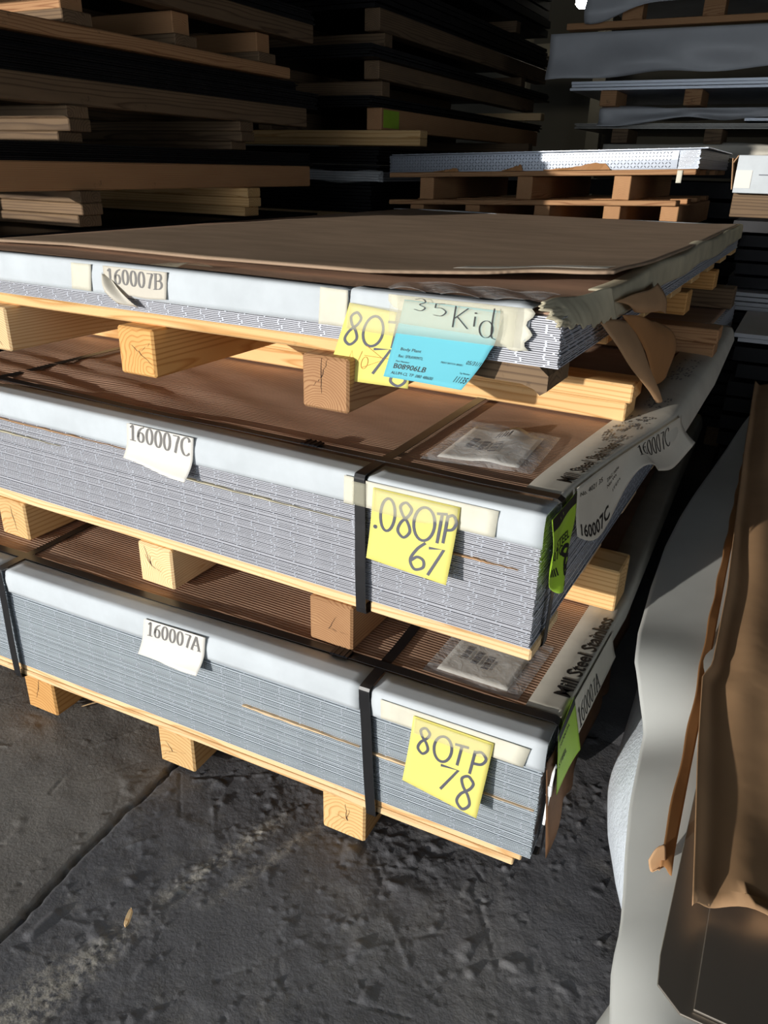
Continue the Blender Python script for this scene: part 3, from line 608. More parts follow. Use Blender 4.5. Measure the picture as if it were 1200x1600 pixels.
Paper('packing_tape', quad_fn(FC, (-.270, .684), (-.126, .684), (-.127, .645), (-.271, .646), .0150), 'tape_clear', 'clear tape across the top of the .080TP 67 note', 'tape', 10, 4, .0003)
Paper('packing_tape', quad_fn(FB, (-.366, .946), (-.268, .942), (-.270, .902), (-.372, .905), .0135), 'tape_clear', 'clear tape across the top of the half hidden yellow note', 'tape', 10, 4, .0003)
def bluefn(u, v):
    tl, tr, br, bl = (-.2690, .9595), (-.1165, .9580), (-.1560, .8445), (-.2925, .8430)
    x = (tl[0] * (1 - u) + tr[0] * u) * (1 - v) + (bl[0] * (1 - u) + br[0] * u) * v; z = (tl[1] * (1 - u) + tr[1] * u) * (1 - v) + (bl[1] * (1 - u) + br[1] * u) * v
    x += .022 * u * math.sin(math.pi * v) * (.6 if v < .5 else .5)
    return FB((x, -(.0150 + .020 * v * v + .012 * u * max(0, v - .3) + .003 * math.sin(3 * u + 4 * v) * v), z))
PBl = Paper('material_tag', bluefn, 'note_blue', 'light blue paper tag printed B08906LB hanging from the top bundle', 'tag', 18, 16, .0004)
def printed(P, items, mat='ink_black', e=.0008, name='print'):
    for s, u0, u1, v0, v1, b in items:
        V, F, Wt = font_text(s, b); P.mark(name, fit_text(V, Wt, u0, u1, v0, v1), F, mat, e)
printed(PBl, [('Body Plant', .10, .33, .600, .650, 0), ('Rec: SFRAWMTL', .10, .38, .690, .728, 0), ('Part Number', .09, .25, .768, .790, 0), ('B08906LB', .08, .47, .808, .875, .012),
              ('ALUM-CL TP .080 48600', .08, .60, .912, .950, 0), ('PRINT BATCH: BNSR1', .58, .82, .705, .728, 0), ('05/31/1', .84, .99, .650, .700, .004), ('Tag Number', .84, .96, .800, .825, 0), ('11135', .83, .98, .850, .925, .01)])
Paper('packing_tape', lambda u, v: FB((-.275 + .165 * u - .006 * v, -.0178 - .004 * v, .9590 - .034 * v - .004 * u)), 'tape_clear', 'clear tape holding the top of the blue tag', 'tape', 12, 5, .0003)
# 3 5 K i d written over tape and tag
PT = Paper('packing_tape', lambda u, v: FB((-.290 + .20 * u, -.0205 - .004 * v, .9660 - .056 * v)), 'tape_clear', 'clear tape with handwriting reading 35Kid at the corner of the top bundle', 'tape', 12, 5, .0002)
V, F = join(hand('3', .20, .30, .03, .34, .012, 1) + hand('5', .36, .47, .08, .42, .012) + hand('K', .52, .65, .12, .66, .012) + hand('i', .67, .72, .16, .58, .012) + hand('d', .73, .87, .08, .84, .012))
PT.mark('handwriting', V, F, 'ink_black')

# ------------------------------------------------------------------ print on the side protectors
def side_print(FR, s, x0, x1, y0, y1, z, bold, name, par_label, xr, bulge, mat='ink_black', shear=0):
    V, F, Wt = font_text(s, bold); hy = max(p[1] for p in V); par = [o for o in COL.objects if o.get('label') == par_label][0]; P = []
    for p in V:
        a, b = p[0] / Wt, p[1] / hy; y = y0 + (y1 - y0) * a; dx, dz, sw = bulge(y, .1)
        P.append(FR((x1 + (x0 - x1) * b + dx, y, z + dz)))
    m = mesh(name, P, F, mat); m.parent = par; m.matrix_parent_inverse = Matrix.Translation(-Vector(par.location)); return m
LA = 'grey edge protector lettered Mill Steel Stainless on the bottom bundle'; LC = 'printed grey edge protector bulging off the right side of the middle bundle'
side_print(FA, 'Mill Steel Stainless', AX - .026, AX + .001, .12, .40, ATOP + .0072, .02, 'lettering', LA, AX, bulA)
side_print(FC, 'Mill Steel Stainless', CX - .026, CX - .002, .13, .36, CTOP + .0078, .02, 'lettering', LC, CX, bulC)
for (y0, y1, n) in ((.36, .55, 60), (.60, .70, 30), (.86, 1.10, 60)):          # smudged mill print
    ps = []
    for k in range(n):
        y = random.uniform(y0, y1); q = random.uniform(.0, .045); l = random.uniform(.004, .016); dx, dz, sw = bulC(y, .1)
        ps.append(([FC((CX - .050 + q + dx, y, CTOP + .0078 + dz)), FC((CX - .050 + q + .003 + dx, y, CTOP + .0078 + dz)), FC((CX - .050 + q + .004 + dx, y + l, CTOP + .0078 + dz)), FC((CX - .050 + q + dx, y + l, CTOP + .0078 + dz))], [(0, 1, 2, 3)]))
    V, F = join(ps); m = mesh('smudged_print', V, F, 'ink_grey'); par = [o for o in COL.objects if o.get('label') == LC][0]; m.parent = par; m.matrix_parent_inverse = Matrix.Translation(-Vector(par.location))
# paper label hanging on the right side of the middle bundle
def sidelab(u, v):
    y = .13 + .50 * u; dx, dz, sw = bulC(y, .55); low = .085 + .035 * math.sin(u * 9.5) * (1 if u < .6 else .5) - .03 * u
    return FC((CX + .0085 + dx + .028 * v * v * (.3 + u) + .004 * math.sin(u * 12) * v, y + .01 * v, CTOP + .002 + dz - low * v))
PSL = Paper('shipping_label', sidelab, 'label_dull', 'wrinkled white paper label printed 160007C on the right side of the middle bundle', 'label', 34, 12, .0004, out=(1, 0, 0))
V, F, Wt = serif_text('160007C', .12, .04); PSL.mark('lettering', [(1 - q[0], q[1]) for q in fit_text(V, Wt, .30, .62, .10, .55)][:0] or fit_text(V, Wt, .52, .86, .06, .55), F, 'ink_black')
printed(PSL, [('No. 4021 35', .03, .22, .14, .22, 0), ('TAG 1604', .26, .36, .26, .34, 0), ('Net Wt', .26, .34, .38, .45, 0), ('160007C', .02, .26, .72, .94, .02), ('ITEM', .30, .36, .60, .66, 0)])
def sidelabA(u, v):
    y = .115 + .26 * u; dx, dz, sw = bulA(y, .6); return FA((AX + .0078 + dx + .012 * v * v, y, ATOP - .002 - (.075 - .02 * u) * v))
PSA = Paper('shipping_label', sidelabA, 'label_dull', 'white paper label on the right side of the bottom bundle behind the green tag', 'label', 18, 10, .0004, out=(1, 0, 0))
V, F, Wt = serif_text('160007A', .12, .04); PSA.mark('lettering', fit_text(V, Wt, .14, .62, .42, .95), F, 'ink_black')
# lime tags
def limeC(u, v):
    y = -.004 + .125 * u - .02 * v * (1 - u); taper = 1 - .55 * v * v
    return FC((.012 + .010 * math.sin(u * 6 + v * 5) * v + .012 * v * (1 - u) , (y - .05) * taper + .05 + .004 * math.sin(v * 9), CTOP + .001 - (.118 + .012 * math.sin(u * 5)) * v - .016 * u * v))
PLC = Paper('lime_tag', limeC, 'tag_lime', 'crumpled lime green tag wrapped round the corner of the middle bundle', 'tag', 22, 18, .0005, out=(1, -.3, 0))
printed(PLC, [('160007C', .05, .62, .50, .62, .01), ('TEST', .12, .36, .36, .42, 0), ('STEEL', .45, .8, .40, .50, .02)])
ps = [rect2(.10 + .055 * k, .70, .10 + .055 * k + .03, .80) for k in range(6)] + hand('8', .55, .80, .55, .80, .05) + hand('5', .5, .75, .76, .97, .05)
V, F = join(ps); PLC.mark('bar_marks', V, F, 'ink_black')
V, F = join([rect2(.02, .0, .98, .16)]); V = [(.02 + .96 * (k % 9) / 8, .16 * (k // 9)) for k in range(18)]; F = [(k, k + 1, k + 10, k + 9) for k in range(8)]
PLC.mark('dark_band', V, F, 'ink_black')
def limeA(u, v):
    return FA((AX + .012 + .014 * u * v + .010 * v, .030 + .10 * u * (1 - .55 * v) + .045 * v * u, ATOP + .002 + .006 * u - (.115 - .02 * u) * v + .012 * math.sin(u * 3) * v))
PLA = Paper('lime_tag', limeA, 'tag_lime', 'lime green tag hanging on the right corner of the bottom bundle', 'tag', 16, 14, .0005, out=(1, -.3, 0))
V = [(.02 + .96 * (k % 9) / 8, .14 * (k // 9)) for k in range(18)]; PLA.mark('dark_band', V, F, 'ink_black')
printed(PLA, [('160007A', .05, .6, .20, .28, 0), ('STEEL', .05, .4, .5, .60, .01)])
# white plastic wire seal at the corner
cs = empty('cable_tie', FA((AX + .012, .012, .19)), FA.a); tag(cs, 'white plastic tie hanging at the right front corner of the bottom bundle', 'cable tie')
band('tie_stem', [(0, 0, 0), (.0005, 0, .035), (.002, .001, .075), (.003, .004, .105), (.003, .012, .112), (.003, .016, .104)], (0, 1, 0), .005, .004, 'white_plastic', cs)
link('tie_head', box_mesh(.008, .007, .02, .001, 'white_plastic'), 'white_plastic', cs, (.001, 0, .06))
# kraft interleaf skirt on the right side of the bottom bundle
def skirt(u, v): return FA((AX + .004 + .022 * v * (.4 + .6 * abs(math.sin(7 * u + 1))) + .004 * math.sin(30 * u), .004 + .80 * u, .318 - (.19 - .03 * math.sin(u * 16)) * v))
Paper('kraft_skirt', skirt, 'kraft_dark', 'dark brown paper hanging down the right side of the bottom bundle', 'paper', 50, 10, .0005, out=(1, 0, 0))
# document pouches
def pouch(FR, quad, z, label, lift, folded):
    rt = FR.root('document_pouch', 0, 0, 0); tag(rt, label, 'document pouch'); tl, tr, br, bl = quad
    def base(u, v):
        x = (bl[0] * (1 - u) + br[0] * u) * (1 - v) + (tl[0] * (1 - u) + tr[0] * u) * v; y = (bl[1] * (1 - u) + br[1] * u) * (1 - v) + (tl[1] * (1 - u) + tr[1] * u) * v; return x, y
    v, f = grid(lambda u, v: (*base(u, v), z + .0004), 6, 6); mesh('back_film', v, f, 'plastic_film', rt, True)
    def doc(u, v):
        x, y = base(.12 + .74 * u, .08 + .80 * v); zz = z + .0016
        if folded: zz += .012 * math.exp(-((u - .62) / .16) ** 2) * (.3 + .7 * v)
        return (x, y, zz)
    v, f = grid(doc, 14, 10); d = mesh('document', v, f, 'label_white', rt, True, solid=.0003)
    ps = []
    for r_ in range(3):
        u = .16 + .17 * r_; vv = .35 - .04 * r_
        for k in range(9): ps.append(rect2(u, vv + .032 * k, u + .10, vv + .032 * k + (.010 + .012 * ((k * 7 + r_) % 3) / 2)))
        for k in range(3): ps.append(rect2(u + .12 + .014 * k, vv, u + .125 + .014 * k, vv + .22))
    for k in range(5): ps.append(rect2(.42 + .04 * k, .70, .432 + .04 * k, .88 - .03 * (k % 2)))
    V, F = join(ps); P = [np.array(doc(a, b)) + np.array((0, 0, .0006)) for a, b in V]; mesh('barcode', P, F, 'ink_marker', None); m = COL.objects[-1]; m.parent = d; m.matrix_parent_inverse = Matrix.Translation(-Vector(d.location))
    def top(u, v):
        x, y = base(u, v); e = math.sin(math.pi * u) * math.sin(math.pi * v)
        return (x, y, z + .0008 + lift * e ** .5 * (.75 + .35 * math.sin(11 * u + 5 * v) * math.sin(8 * v + 1)))
    v, f = grid(top, 34, 30); mesh('front_film', v, f, 'plastic_film', rt, True)
    return rt
pouch(FC, [(-.266, .365), (-.085, .355), (-.071, .150), (-.256, .118)], CTOP + .0015, 'clear document pouch with a folded white paper on the middle bundle', .017, True)
pouch(FA, [(-.172, .262), (.004, .262), (-.012, .080), (-.182, .086)], ATOP + .003, 'clear document pouch with barcoded sheet on the bottom bundle', .006, False)

# torn kraft flaps under the right side of the top bundle
def flap(name, rows, label, mat='kraft_paper', bow=.02):
    L_ = [np.array(r_[0], float) for r_ in rows]; R_ = [np.array(r_[1], float) for r_ in rows]; lc, rc = catmull(L_, 8), catmull(R_, 8); n = len(lc) - 1
    def fn(u, v):
        k = min(n, int(round(v * n))); p = lc[k] * (1 - u) + rc[k] * u
        return FB(tuple(p + np.array((bow * math.sin(math.pi * u), 0, .003 * math.sin(u * 6 + v * 4)))))
    return Paper(name, fn, mat, label, 'paper', 12, n, .0006, out=(1, 0, 0))
flap('torn_paper', [((-.018, .17, .925), (-.014, .36, .905)), ((.006, .20, .885), (.008, .40, .855)), ((.018, .29, .830), (.022, .43, .812)), ((.030, .44, .760), (.034, .50, .752)), ((.036, .515, .722), (.038, .528, .720))], 'pale torn strip of brown paper hanging to a point off the top bundle', 'kraft_paper', .010)
flap('torn_paper', [((-.012, .30, .918), (-.006, .58, .870)), ((.006, .42, .850), (.012, .74, .820)), ((.014, .50, .795), (.018, .80, .770)), ((.018, .56, .745), (.020, .68, .745))], 'darker torn flap of brown paper hanging behind the pale strip', 'kraft_deep', .012)
flap('torn_paper', [((-.012, .24, .948), (-.012, .60, .940)), ((-.002, .30, .932), (.0, .66, .900)), ((-.004, .36, .918), (.0, .69, .868))], 'folded brown paper flap tucked below the torn edge protector', 'kraft_paper', .008)

# ------------------------------------------------------------------ right hand pile
RS = empty('wooden_skid', (.75, .7, 0)); tag(RS, 'hidden skid under the pile of steel sheets on the right', 'skid')
for x in (.36, .75, 1.12): board_y('runner', x - .75, -1.10, 1.10, 0, .09, .09, 'wood_old', RS)
for k in range(6): board_x('deck_board', -.44, .45, -1.05 + .42 * k, .09, .14, .025, 'wood_old', RS)
z = .1155
for k in range(14):
    dx = random.uniform(-.004, .012); pts = [(.292 + dx, -.42), (1.2, -.42), (1.2, 1.78), (.285 + dx, 1.78)]
    th = .0235 if k < 13 else .012
    v = [(x, y, z) for x, y in pts] + [(x, y, z + th) for x, y in pts]
    tag(mesh('steel_sheet_pack', v, [(3, 2, 1, 0), (4, 5, 6, 7), (0, 1, 5, 4), (1, 2, 6, 5), (2, 3, 7, 6), (3, 0, 4, 7)], 'dull_steel'), 'grey pack of steel sheets inside the low pile on the right', 'metal sheets', 'packs in the right pile'); z += th + .0005
# z is now about .44
def flat(name, poly, z0, th, mat, label, cat):
    n = len(poly); v = [(x, y, z0) for x, y in poly] + [(x, y, z0 + th) for x, y in poly]
    f = [tuple(range(n - 1, -1, -1)), tuple(range(n, 2 * n))] + [(i, (i + 1) % n, n + (i + 1) % n, n + i) for i in range(n)]
    o = mesh(name, v, f, mat); m = o.modifiers.new('bevel', 'BEVEL'); m.width = .0008; m.segments = 2; return tag(o, label, cat)
ZT = z
ye = [1.75, 1.2, .75, .60, .40, .195, .10, .04, -.01, -.08, -.18, -.26, -.32, -.37, -.41, -.47, -.53]
xe = [.200, .150, .118, .112, .118, .131, .143, .165, .185, .190, .197, .208, .218, .225, .226, .240, .256]
def greyp(u, v):
    y = 1.75 - 2.28 * v; x_e = float(np.interp(-y, [-q for q in ye], xe)); xi = .31
    x = xi + (x_e - xi) * u
    z = ZT + .006 - .030 * u ** 2 + .020 * u * math.exp(-((y - .12) / .10) ** 2) - .022 * u * math.exp(-((y + .03) / .07) ** 2) + .006 * u * math.sin(y * 9) - .05 * u ** 3 * max(0, -y - .38) / .15 + .012 * u * u * max(0, y - .2)
    return (x, y, z)
v, f = grid(greyp, 26, 120); tag(mesh('paper_sheet', v, f, 'grey_paper', smooth=True, solid=.0012), 'stiff pale grey paper sticking out wavily from the right pile', 'paper')
def under(u, v):                                     # front part of the grey paper that folds down
    y = -.36 - .17 * v; x = .255 - .032 * u * (1 + .4 * math.sin(v * 3)); return (x, y, ZT - .03 - .16 * u + .03 * math.sin(v * 4) * u)
v, f = grid(under, 12, 16); tag(mesh('paper_sheet', v, f, 'grey_paper', smooth=True, solid=.0012), 'drooping front corner of grey paper low on the right pile', 'paper')
def foam(u, v):
    y = .75 - .87 * v; xq = float(np.interp(-y, [-.75, -.6, -.44, -.19, -.12, -.04, .03, .07, .12], [.26, .16, .128, .136, .138, .155, .182, .207, .262]))
    return (.30 - (.30 - xq) * math.sin(math.pi * (.04 + .66 * u)), y, .42 - .36 * u + .012 * math.sin(9 * v))
v, f = grid(foam, 22, 44); tag(mesh('foam_wrap', v, f, 'foam', smooth=True, solid=.004), 'white foam wrap bulging below the grey paper of the right pile', 'foam wrap')
def brownstrip(u, v):
    y = 1.6 - 1.90 * v; x = float(np.interp(-y, [-1.6, -1.34, -.2, 0, .128, .266, .3], [.20, .207, .233, .240, .242, .245, .247])) ; wv = .0012 * math.sin(y * 40)
    return (x + .014 * u + wv * (1 - u), y + .004 * math.sin(u * 5), ZT + .0095 + .003 * (1 - u) + (.0012 * math.sin(y * 25) * (1 - u)))
v, f = grid(brownstrip, 6, 120); bs_ = tag(mesh('interleaf_paper', v, f, 'kraft_deep', smooth=True, solid=.0008), 'narrow brown paper edge between grey paper and bare steel on the right pile', 'paper')
Paper('torn_curl', lambda u, v: (.245 + .009 * u - .010 * v * (1 - u * .4), -.282 - .016 * v - .006 * u, ZT + .024 - .010 * u - .012 * v + .008 * math.sin(u * 5 + v * 3)), 'kraft_paper', 'torn curled end of the narrow brown paper on the right pile', 'paper', 8, 8, .0006, out=(0, 0, 1))
flat('steel_sheet', [(.268, 1.76), (.266, -.405), (.269, -.437), (.292, -.456), (1.2, -.456), (1.2, 1.76)], ZT + .0075, .003, 'mill_steel', 'bare steel sheet with clipped corner just below the top sheet of the right pile', 'metal sheet')
flat('steel_sheet', [(.300, 1.74), (.302, -.449), (1.2, -.449), (1.2, 1.74)], ZT + .0115, .003, 'mill_steel', 'top bare steel sheet of the right pile with bright square corner', 'metal sheet')
def brown(u, v):
    y = 1.95 - 2.31 * v; xl = float(np.interp(-y, [-2.2, -1.17, -.35, -.09, -.05, .117, .281, .366], [.17, .209, .247, .252, .243, .258, .276, .285]))
    y += .03 * math.sin(u * 4) * (v > .99) + .012 * v * math.sin(u * 9)
    x = xl + (1.15 - xl) * u ** 1.6; q = (x - xl)
    z = ZT + .018 + .020 * math.exp(-(q / .012) ** 2) + .014 * math.exp(-((q - .05) / .03) ** 2) * (.4 + .6 * math.sin(6 * y + 1) ** 2) + .010 * math.sin(y * 5 + q * 9) ** 2 * min(1, q * 10) + .010 * max(0, y - .1) * math.exp(-((q - .04) / .05) ** 2)
    return (x, y, z)
v, f = grid(brown, 60, 130); tag(mesh('kraft_sheet', v, f, 'kraft_paper', smooth=True, solid=.0006), 'wide brown kraft paper covering the top of the right pile', 'paper')

# ------------------------------------------------------------------ left background pile
def bundle(name, x0, x1, y0, y1, z0, z1, n, mat, label, cat='metal sheets', jit=.012, tilt=0):
    parts = []; th = (z1 - z0) / n; r = random.Random(int(z0 * 1000) + n)
    for k in range(n):
        a, b = r.uniform(-jit, jit), r.uniform(-jit, jit); q = .78 if n > 1 else 1
        vv = [(x + a, y + b, z) for z in (z0 + k * th, z0 + k * th + th * q) for y in (y0, y1) for x in (x0, x1)]
        parts.append((vv, [(0, 2, 3, 1), (4, 5, 7, 6), (0, 1, 5, 4), (2, 6, 7, 3), (0, 4, 6, 2), (1, 3, 7, 5)]))
    V, F = join(parts); return tag(mesh(name, V, F, mat), label, cat)
def beam(x, y0, y1, z, W, H, mat, label, group=None, rz=0): return tag(board_y('long_timber', x, y0, y1, z, W, H, mat, None, .004, R(rz)), label, 'timber', group)
def cross(x0, x1, y, z, W, H, mat, label, group=None, rz=0): return tag(board_x('cross_board', x0, x1, y, z, W, H, mat, None, .003, R(rz)), label, 'timber', group)
LX = -1.9; LL = -3.35; LY0 = .15
PG = 'far timbers of the left pile'
def level(z, H, xr, y1, mat, lab, W=.09):
    beam(xr - W / 2, LY0, y1, z, W, H, mat, lab)
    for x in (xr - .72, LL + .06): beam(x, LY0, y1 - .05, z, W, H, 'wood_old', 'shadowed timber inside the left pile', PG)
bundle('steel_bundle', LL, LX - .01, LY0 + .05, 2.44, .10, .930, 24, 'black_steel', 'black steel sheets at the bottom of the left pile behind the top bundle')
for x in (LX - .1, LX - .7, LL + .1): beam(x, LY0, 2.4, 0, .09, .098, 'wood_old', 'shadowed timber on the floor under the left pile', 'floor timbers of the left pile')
for y, e, m, lb, xl in ((.25, 0, 'wood_old', 'added unseen sun-blocking', -3.2), (.985, 0, 'wood_old', 'nearest', -3.04), (1.86, .01, 'wood_fresh', 'second', LL)):  # front row is out of view, added to keep sun off the boards behind
    cross(xl, LX + .012 + e, y, .934, .10, .036, m, lb + ' lower crossboard right above the black steel of the left pile')
    cross(xl, LX + .03 + e, y, .971, .09, .036, m, lb + ' middle crossboard under the lowest long beam of the left pile')
    cross(xl, LX + .028 + e, y, 1.008, .09, .036, m, lb + ' upper crossboard touching the lowest long beam of the left pile')
level(1.045, .086, LX, 2.355, 'wood_red', 'lowest long beam facing us on the left pile')
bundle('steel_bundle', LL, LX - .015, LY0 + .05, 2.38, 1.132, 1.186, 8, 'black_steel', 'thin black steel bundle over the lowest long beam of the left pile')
for y, m, lb, xl in ((.25, 'wood_old', 'added unseen sun-blocking', -3.2), (.985, 'wood_old', 'nearest', -3.04), (1.86, 'wood_old', 'second', LL)):  # front row again an added, unseen sun block
    cross(xl, LX - .03, y, 1.188, .10, .030, m, lb + ' lower crossboard over the thin black bundle of the left pile')
    cross(xl, LX + .02, y, 1.219, .09, .036, m, lb + ' middle crossboard under the mouldy beam of the left pile')
    cross(xl, LX + .016, y, 1.256, .09, .036, m, lb + ' upper crossboard under the mouldy beam of the left pile')
level(1.294, .076, LX, 2.335, 'wood_old', 'mouldy grey long beam across the left pile')
bundle('steel_bundle', LL, LX - .02, LY0 + .05, 2.45, 1.372, 1.438, 10, 'dark_steel', 'dark steel bundle above the mouldy beam of the left pile', tilt=0)
bundle('steel_bundle', LL, LX - .03, LY0 + .05, 2.30, 1.440, 1.474, 6, 'black_steel', 'black steel bundle under the orange board of the left pile')
level(1.476, .042, LX, 2.21, 'wood_red', 'thin orange-brown long board high on the left pile', .14)
for y, lb in ((.3, 'added unseen sun-blocking'), (1.05, 'nearest'), (1.55, 'middle'), (2.05, 'farthest')):  # first board added out of view to stop the sun in this gap
    cross(LL, LX - .005, y, 1.520, .12, .036, 'wood_old', lb + ' lower crossboard on the orange board of the left pile')
    cross(LL, LX - .025, y, 1.557, .09, .070, 'wood_red', lb + ' thick crossboard under the top long beam of the left pile')
level(1.630, .072, LX, 2.40, 'wood_old', 'top long beam of the left pile')
bundle('steel_bundle', LL, LX - .02, LY0 + .05, 2.42, 1.704, 1.76, 6, 'dark_steel', 'dark steel bundle near the top of the left pile')
for y, lb in ((.3, 'added unseen sun-blocking'), (.95, 'nearest'), (1.5, 'middle'), (2.1, 'farthest')): cross(LL, LX + .01, y, 1.762, .09, .09, 'wood_old', lb + ' crossboard at the very top of the left pile')  # first board is unseen, added to shade those behind it
level(1.854, .085, LX, 2.42, 'wood_old', 'uppermost long beam of the left pile out at the frame edge')
bundle('steel_bundle', LL, LX - .01, LY0 + .05, 2.44, 1.942, 2.15, 8, 'black_steel', 'black steel bundle crowning the left pile')
# ------------------------------------------------------------------ second dark pile behind
PX, PY0, PY1 = -1.90, 3.02, 5.9; PL = -3.4
def level2(z, H, xr, y1, mat, lab):
    beam(xr - .045, PY0, y1, z, .09, H, mat, lab)
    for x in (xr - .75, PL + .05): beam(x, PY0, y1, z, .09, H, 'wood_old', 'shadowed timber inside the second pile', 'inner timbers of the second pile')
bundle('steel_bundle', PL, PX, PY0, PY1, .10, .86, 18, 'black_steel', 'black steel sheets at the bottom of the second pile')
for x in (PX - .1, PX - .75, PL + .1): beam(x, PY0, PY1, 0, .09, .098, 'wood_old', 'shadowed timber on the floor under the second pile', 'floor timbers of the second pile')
cross(PL + .2, PX + .26, PY0 + .03, .862, .09, .036, 'wood_pale', 'low pale crossboard at the front of the second pile'); cross(PL, PX + .2, 5.2, .862, .09, .036, 'wood_old', 'low crossboard at the rear of the second pile')
bundle('steel_bundle', PL, PX - .04, PY0, PY1, .90, 1.06, 9, 'black_steel', 'black steel bundle low in the second pile')
bundle('steel_bundle', PL + .1, PX + .02, PY0 - .02, PY1, 1.062, 1.112, 4, 'wrap_grey', 'bundle wrapped in shiny clear film in the second pile')
bundle('steel_bundle', PL, PX - .02, PY0 + .04, PY1, 1.115, 1.236, 8, 'black_steel', 'black steel bundle above the film wrapped one in the second pile')
cross(PL + .05, PX + .26, PY0 + .02, 1.238, .09, .036, 'wood_fresh', 'lower sunlit crossboard at the front of the second pile'); cross(PL + .10, PX + .26, PY0 + .02, 1.275, .09, .036, 'wood_fresh', 'upper sunlit crossboard at the front of the second pile')
cross(PL + .1, PX + .2, 5.0, 1.238, .09, .073, 'wood_old', 'rear crossboard under the green tagged beam')
Paper('plastic_wrap', lambda u, v: (PL + 1.0 + .56 * u, PY0 - .035 - .012 * abs(math.sin(14 * u + 6 * v)), 1.112 - .055 * v + .006 * math.sin(9 * u)), 'plastic_film', 'shiny crumpled film over a bundle edge in the second pile', 'plastic', 40, 8, .0004)
level2(1.313, .105, PX + .02, 5.7, 'wood_red', 'brown beam carrying a green tag on the second pile')
gt = mesh('beam_tag', [(PX + .022, PY0 + .02, 1.325), (PX + .022, PY0 + .20, 1.325), (PX + .022, PY0 + .20, 1.41), (PX + .022, PY0 + .02, 1.41)], [(0, 1, 2, 3)], 'tag_lime', solid=.001); tag(gt, 'small green tag stuck on the beam of the second pile', 'tag')
bundle('steel_bundle', PL, PX - .02, PY0 - .05, PY1, 1.420, 1.475, 5, 'dark_steel', 'dark steel bundle resting on the green tagged beam')
cross(PL, PX - .02, PY0 + .12, 1.478, .09, .07, 'wood_old', 'front crossboard in the middle of the second pile'); cross(PL, PX + .16, 5.35, 1.478, .09, .05, 'wood_pale', 'pale rear crossboard sticking out of the second pile')
level2(1.550, .085, PX, 5.6, 'wood_old', 'dark beam in the middle of the second pile')
bundle('steel_bundle', PL, PX + .02, PY0 - .12, PY1, 1.637, 1.70, 5, 'dark_steel', 'dark steel bundle under the upper beam of the second pile')
cross(PL, PX, PY0 + .1, 1.702, .09, .06, 'wood_old', 'upper front crossboard of the second pile'); cross(PL, PX, 5.3, 1.702, .09, .06, 'wood_old', 'upper rear crossboard of the second pile')
level2(1.764, .10, PX, 5.85, 'wood_old', 'upper dark beam of the second pile')
bundle('steel_bundle', PL, PX - .02, PY0, PY1, 1.866, 2.02, 6, 'black_steel', 'black steel bundle near the top of the second pile')
cross(PL, PX, PY0 + .4, 2.022, .09, .07, 'wood_old', 'top front crossboard of the second pile'); cross(PL, PX, 5.1, 2.022, .09, .07, 'wood_old', 'top rear crossboard of the second pile')
bundle('steel_bundle', PL, PX - .03, PY0, PY1, 2.095, 2.7, 10, 'black_steel', 'tall black steel bundle crowning the second pile')

# ------------------------------------------------------------------ tread plate stack behind the top bundle
TY = 2.78; TL_, TR_ = -1.70, -.235; TILT = R(-1.9)
class FT_:
    a = 0
    def __call__(s, p): return (TL_ + (p[0] - TL_) * math.cos(TILT) , p[1], p[2] - (p[0] - TL_) * math.sin(TILT))
FT = FT_()
def tb(name, me, x, y, z, parent=None, rz=0): 
    o = link(name, me, None, None, FT((x, y, z)), (0, TILT, rz)); return o
def tset(o, p): o.parent = p; o.matrix_parent_inverse = p.matrix_basis.inverted()
def pallet_rear(z0, z1, mat, label, bx, xr):
    rt = empty('wooden_pallet', FT((-1, TY, z0))); tag(rt, label, 'pallet'); th = .022
    for x in bx:
        o = link('runner', box_mesh(1.1, .075, z1 - z0 - th - .001, .003, mat), mat, None, FT((x, TY + .57, z0)), (0, 0, R(90))); tset(o, rt)
    for k in range(4):
        o = link('deck_board', box_mesh(xr - TL_ , .12, th, .003, mat), mat, None, FT(((TL_ + xr) / 2, TY + .06 + .34 * k, z1 - th)), (0, TILT, 0)); tset(o, rt)
    return rt
bundle('steel_bundle', TL_ + .05, TR_ - .05, TY + .02, TY + 1.15, .10, .86, 14, 'black_steel', 'dark steel bundle under the pallets behind the top bundle')
for x in (-1.5, -.95, -.45): beam(x, TY + .03, TY + 1.1, 0, .09, .098, 'wood_old', 'shadowed timber on the floor under the rear tread plate stack', 'floor timbers of the rear stack')
pallet_rear(.862, .985, 'wood_red', 'lower brown pallet of the rear tread plate stack', (-1.55, -1.25, -.90, -.575, -.325), -.30)
pallet_rear(.987, 1.110, 'wood_red', 'upper brown pallet of the rear tread plate stack', (-1.50, -.995, -.545), -.24)
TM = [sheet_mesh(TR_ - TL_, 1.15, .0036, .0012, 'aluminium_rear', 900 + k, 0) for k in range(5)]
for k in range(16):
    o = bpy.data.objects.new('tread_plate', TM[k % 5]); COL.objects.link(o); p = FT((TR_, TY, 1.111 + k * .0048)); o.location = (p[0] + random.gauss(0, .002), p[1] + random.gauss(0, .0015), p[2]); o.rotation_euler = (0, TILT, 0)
    tag(o, 'bright tread plate sheet in the stack behind the top bundle', 'metal sheet', 'sheets of the rear stack')
o = bpy.data.objects.new('tread_plate', TM[0]); COL.objects.link(o); p = FT((TR_ + .03, TY - .02, 1.111 + 16 * .0048)); o.location = p; o.rotation_euler = (0, TILT, R(.6)); tag(o, 'topmost tread plate sheet overhanging the rear stack', 'metal sheet')
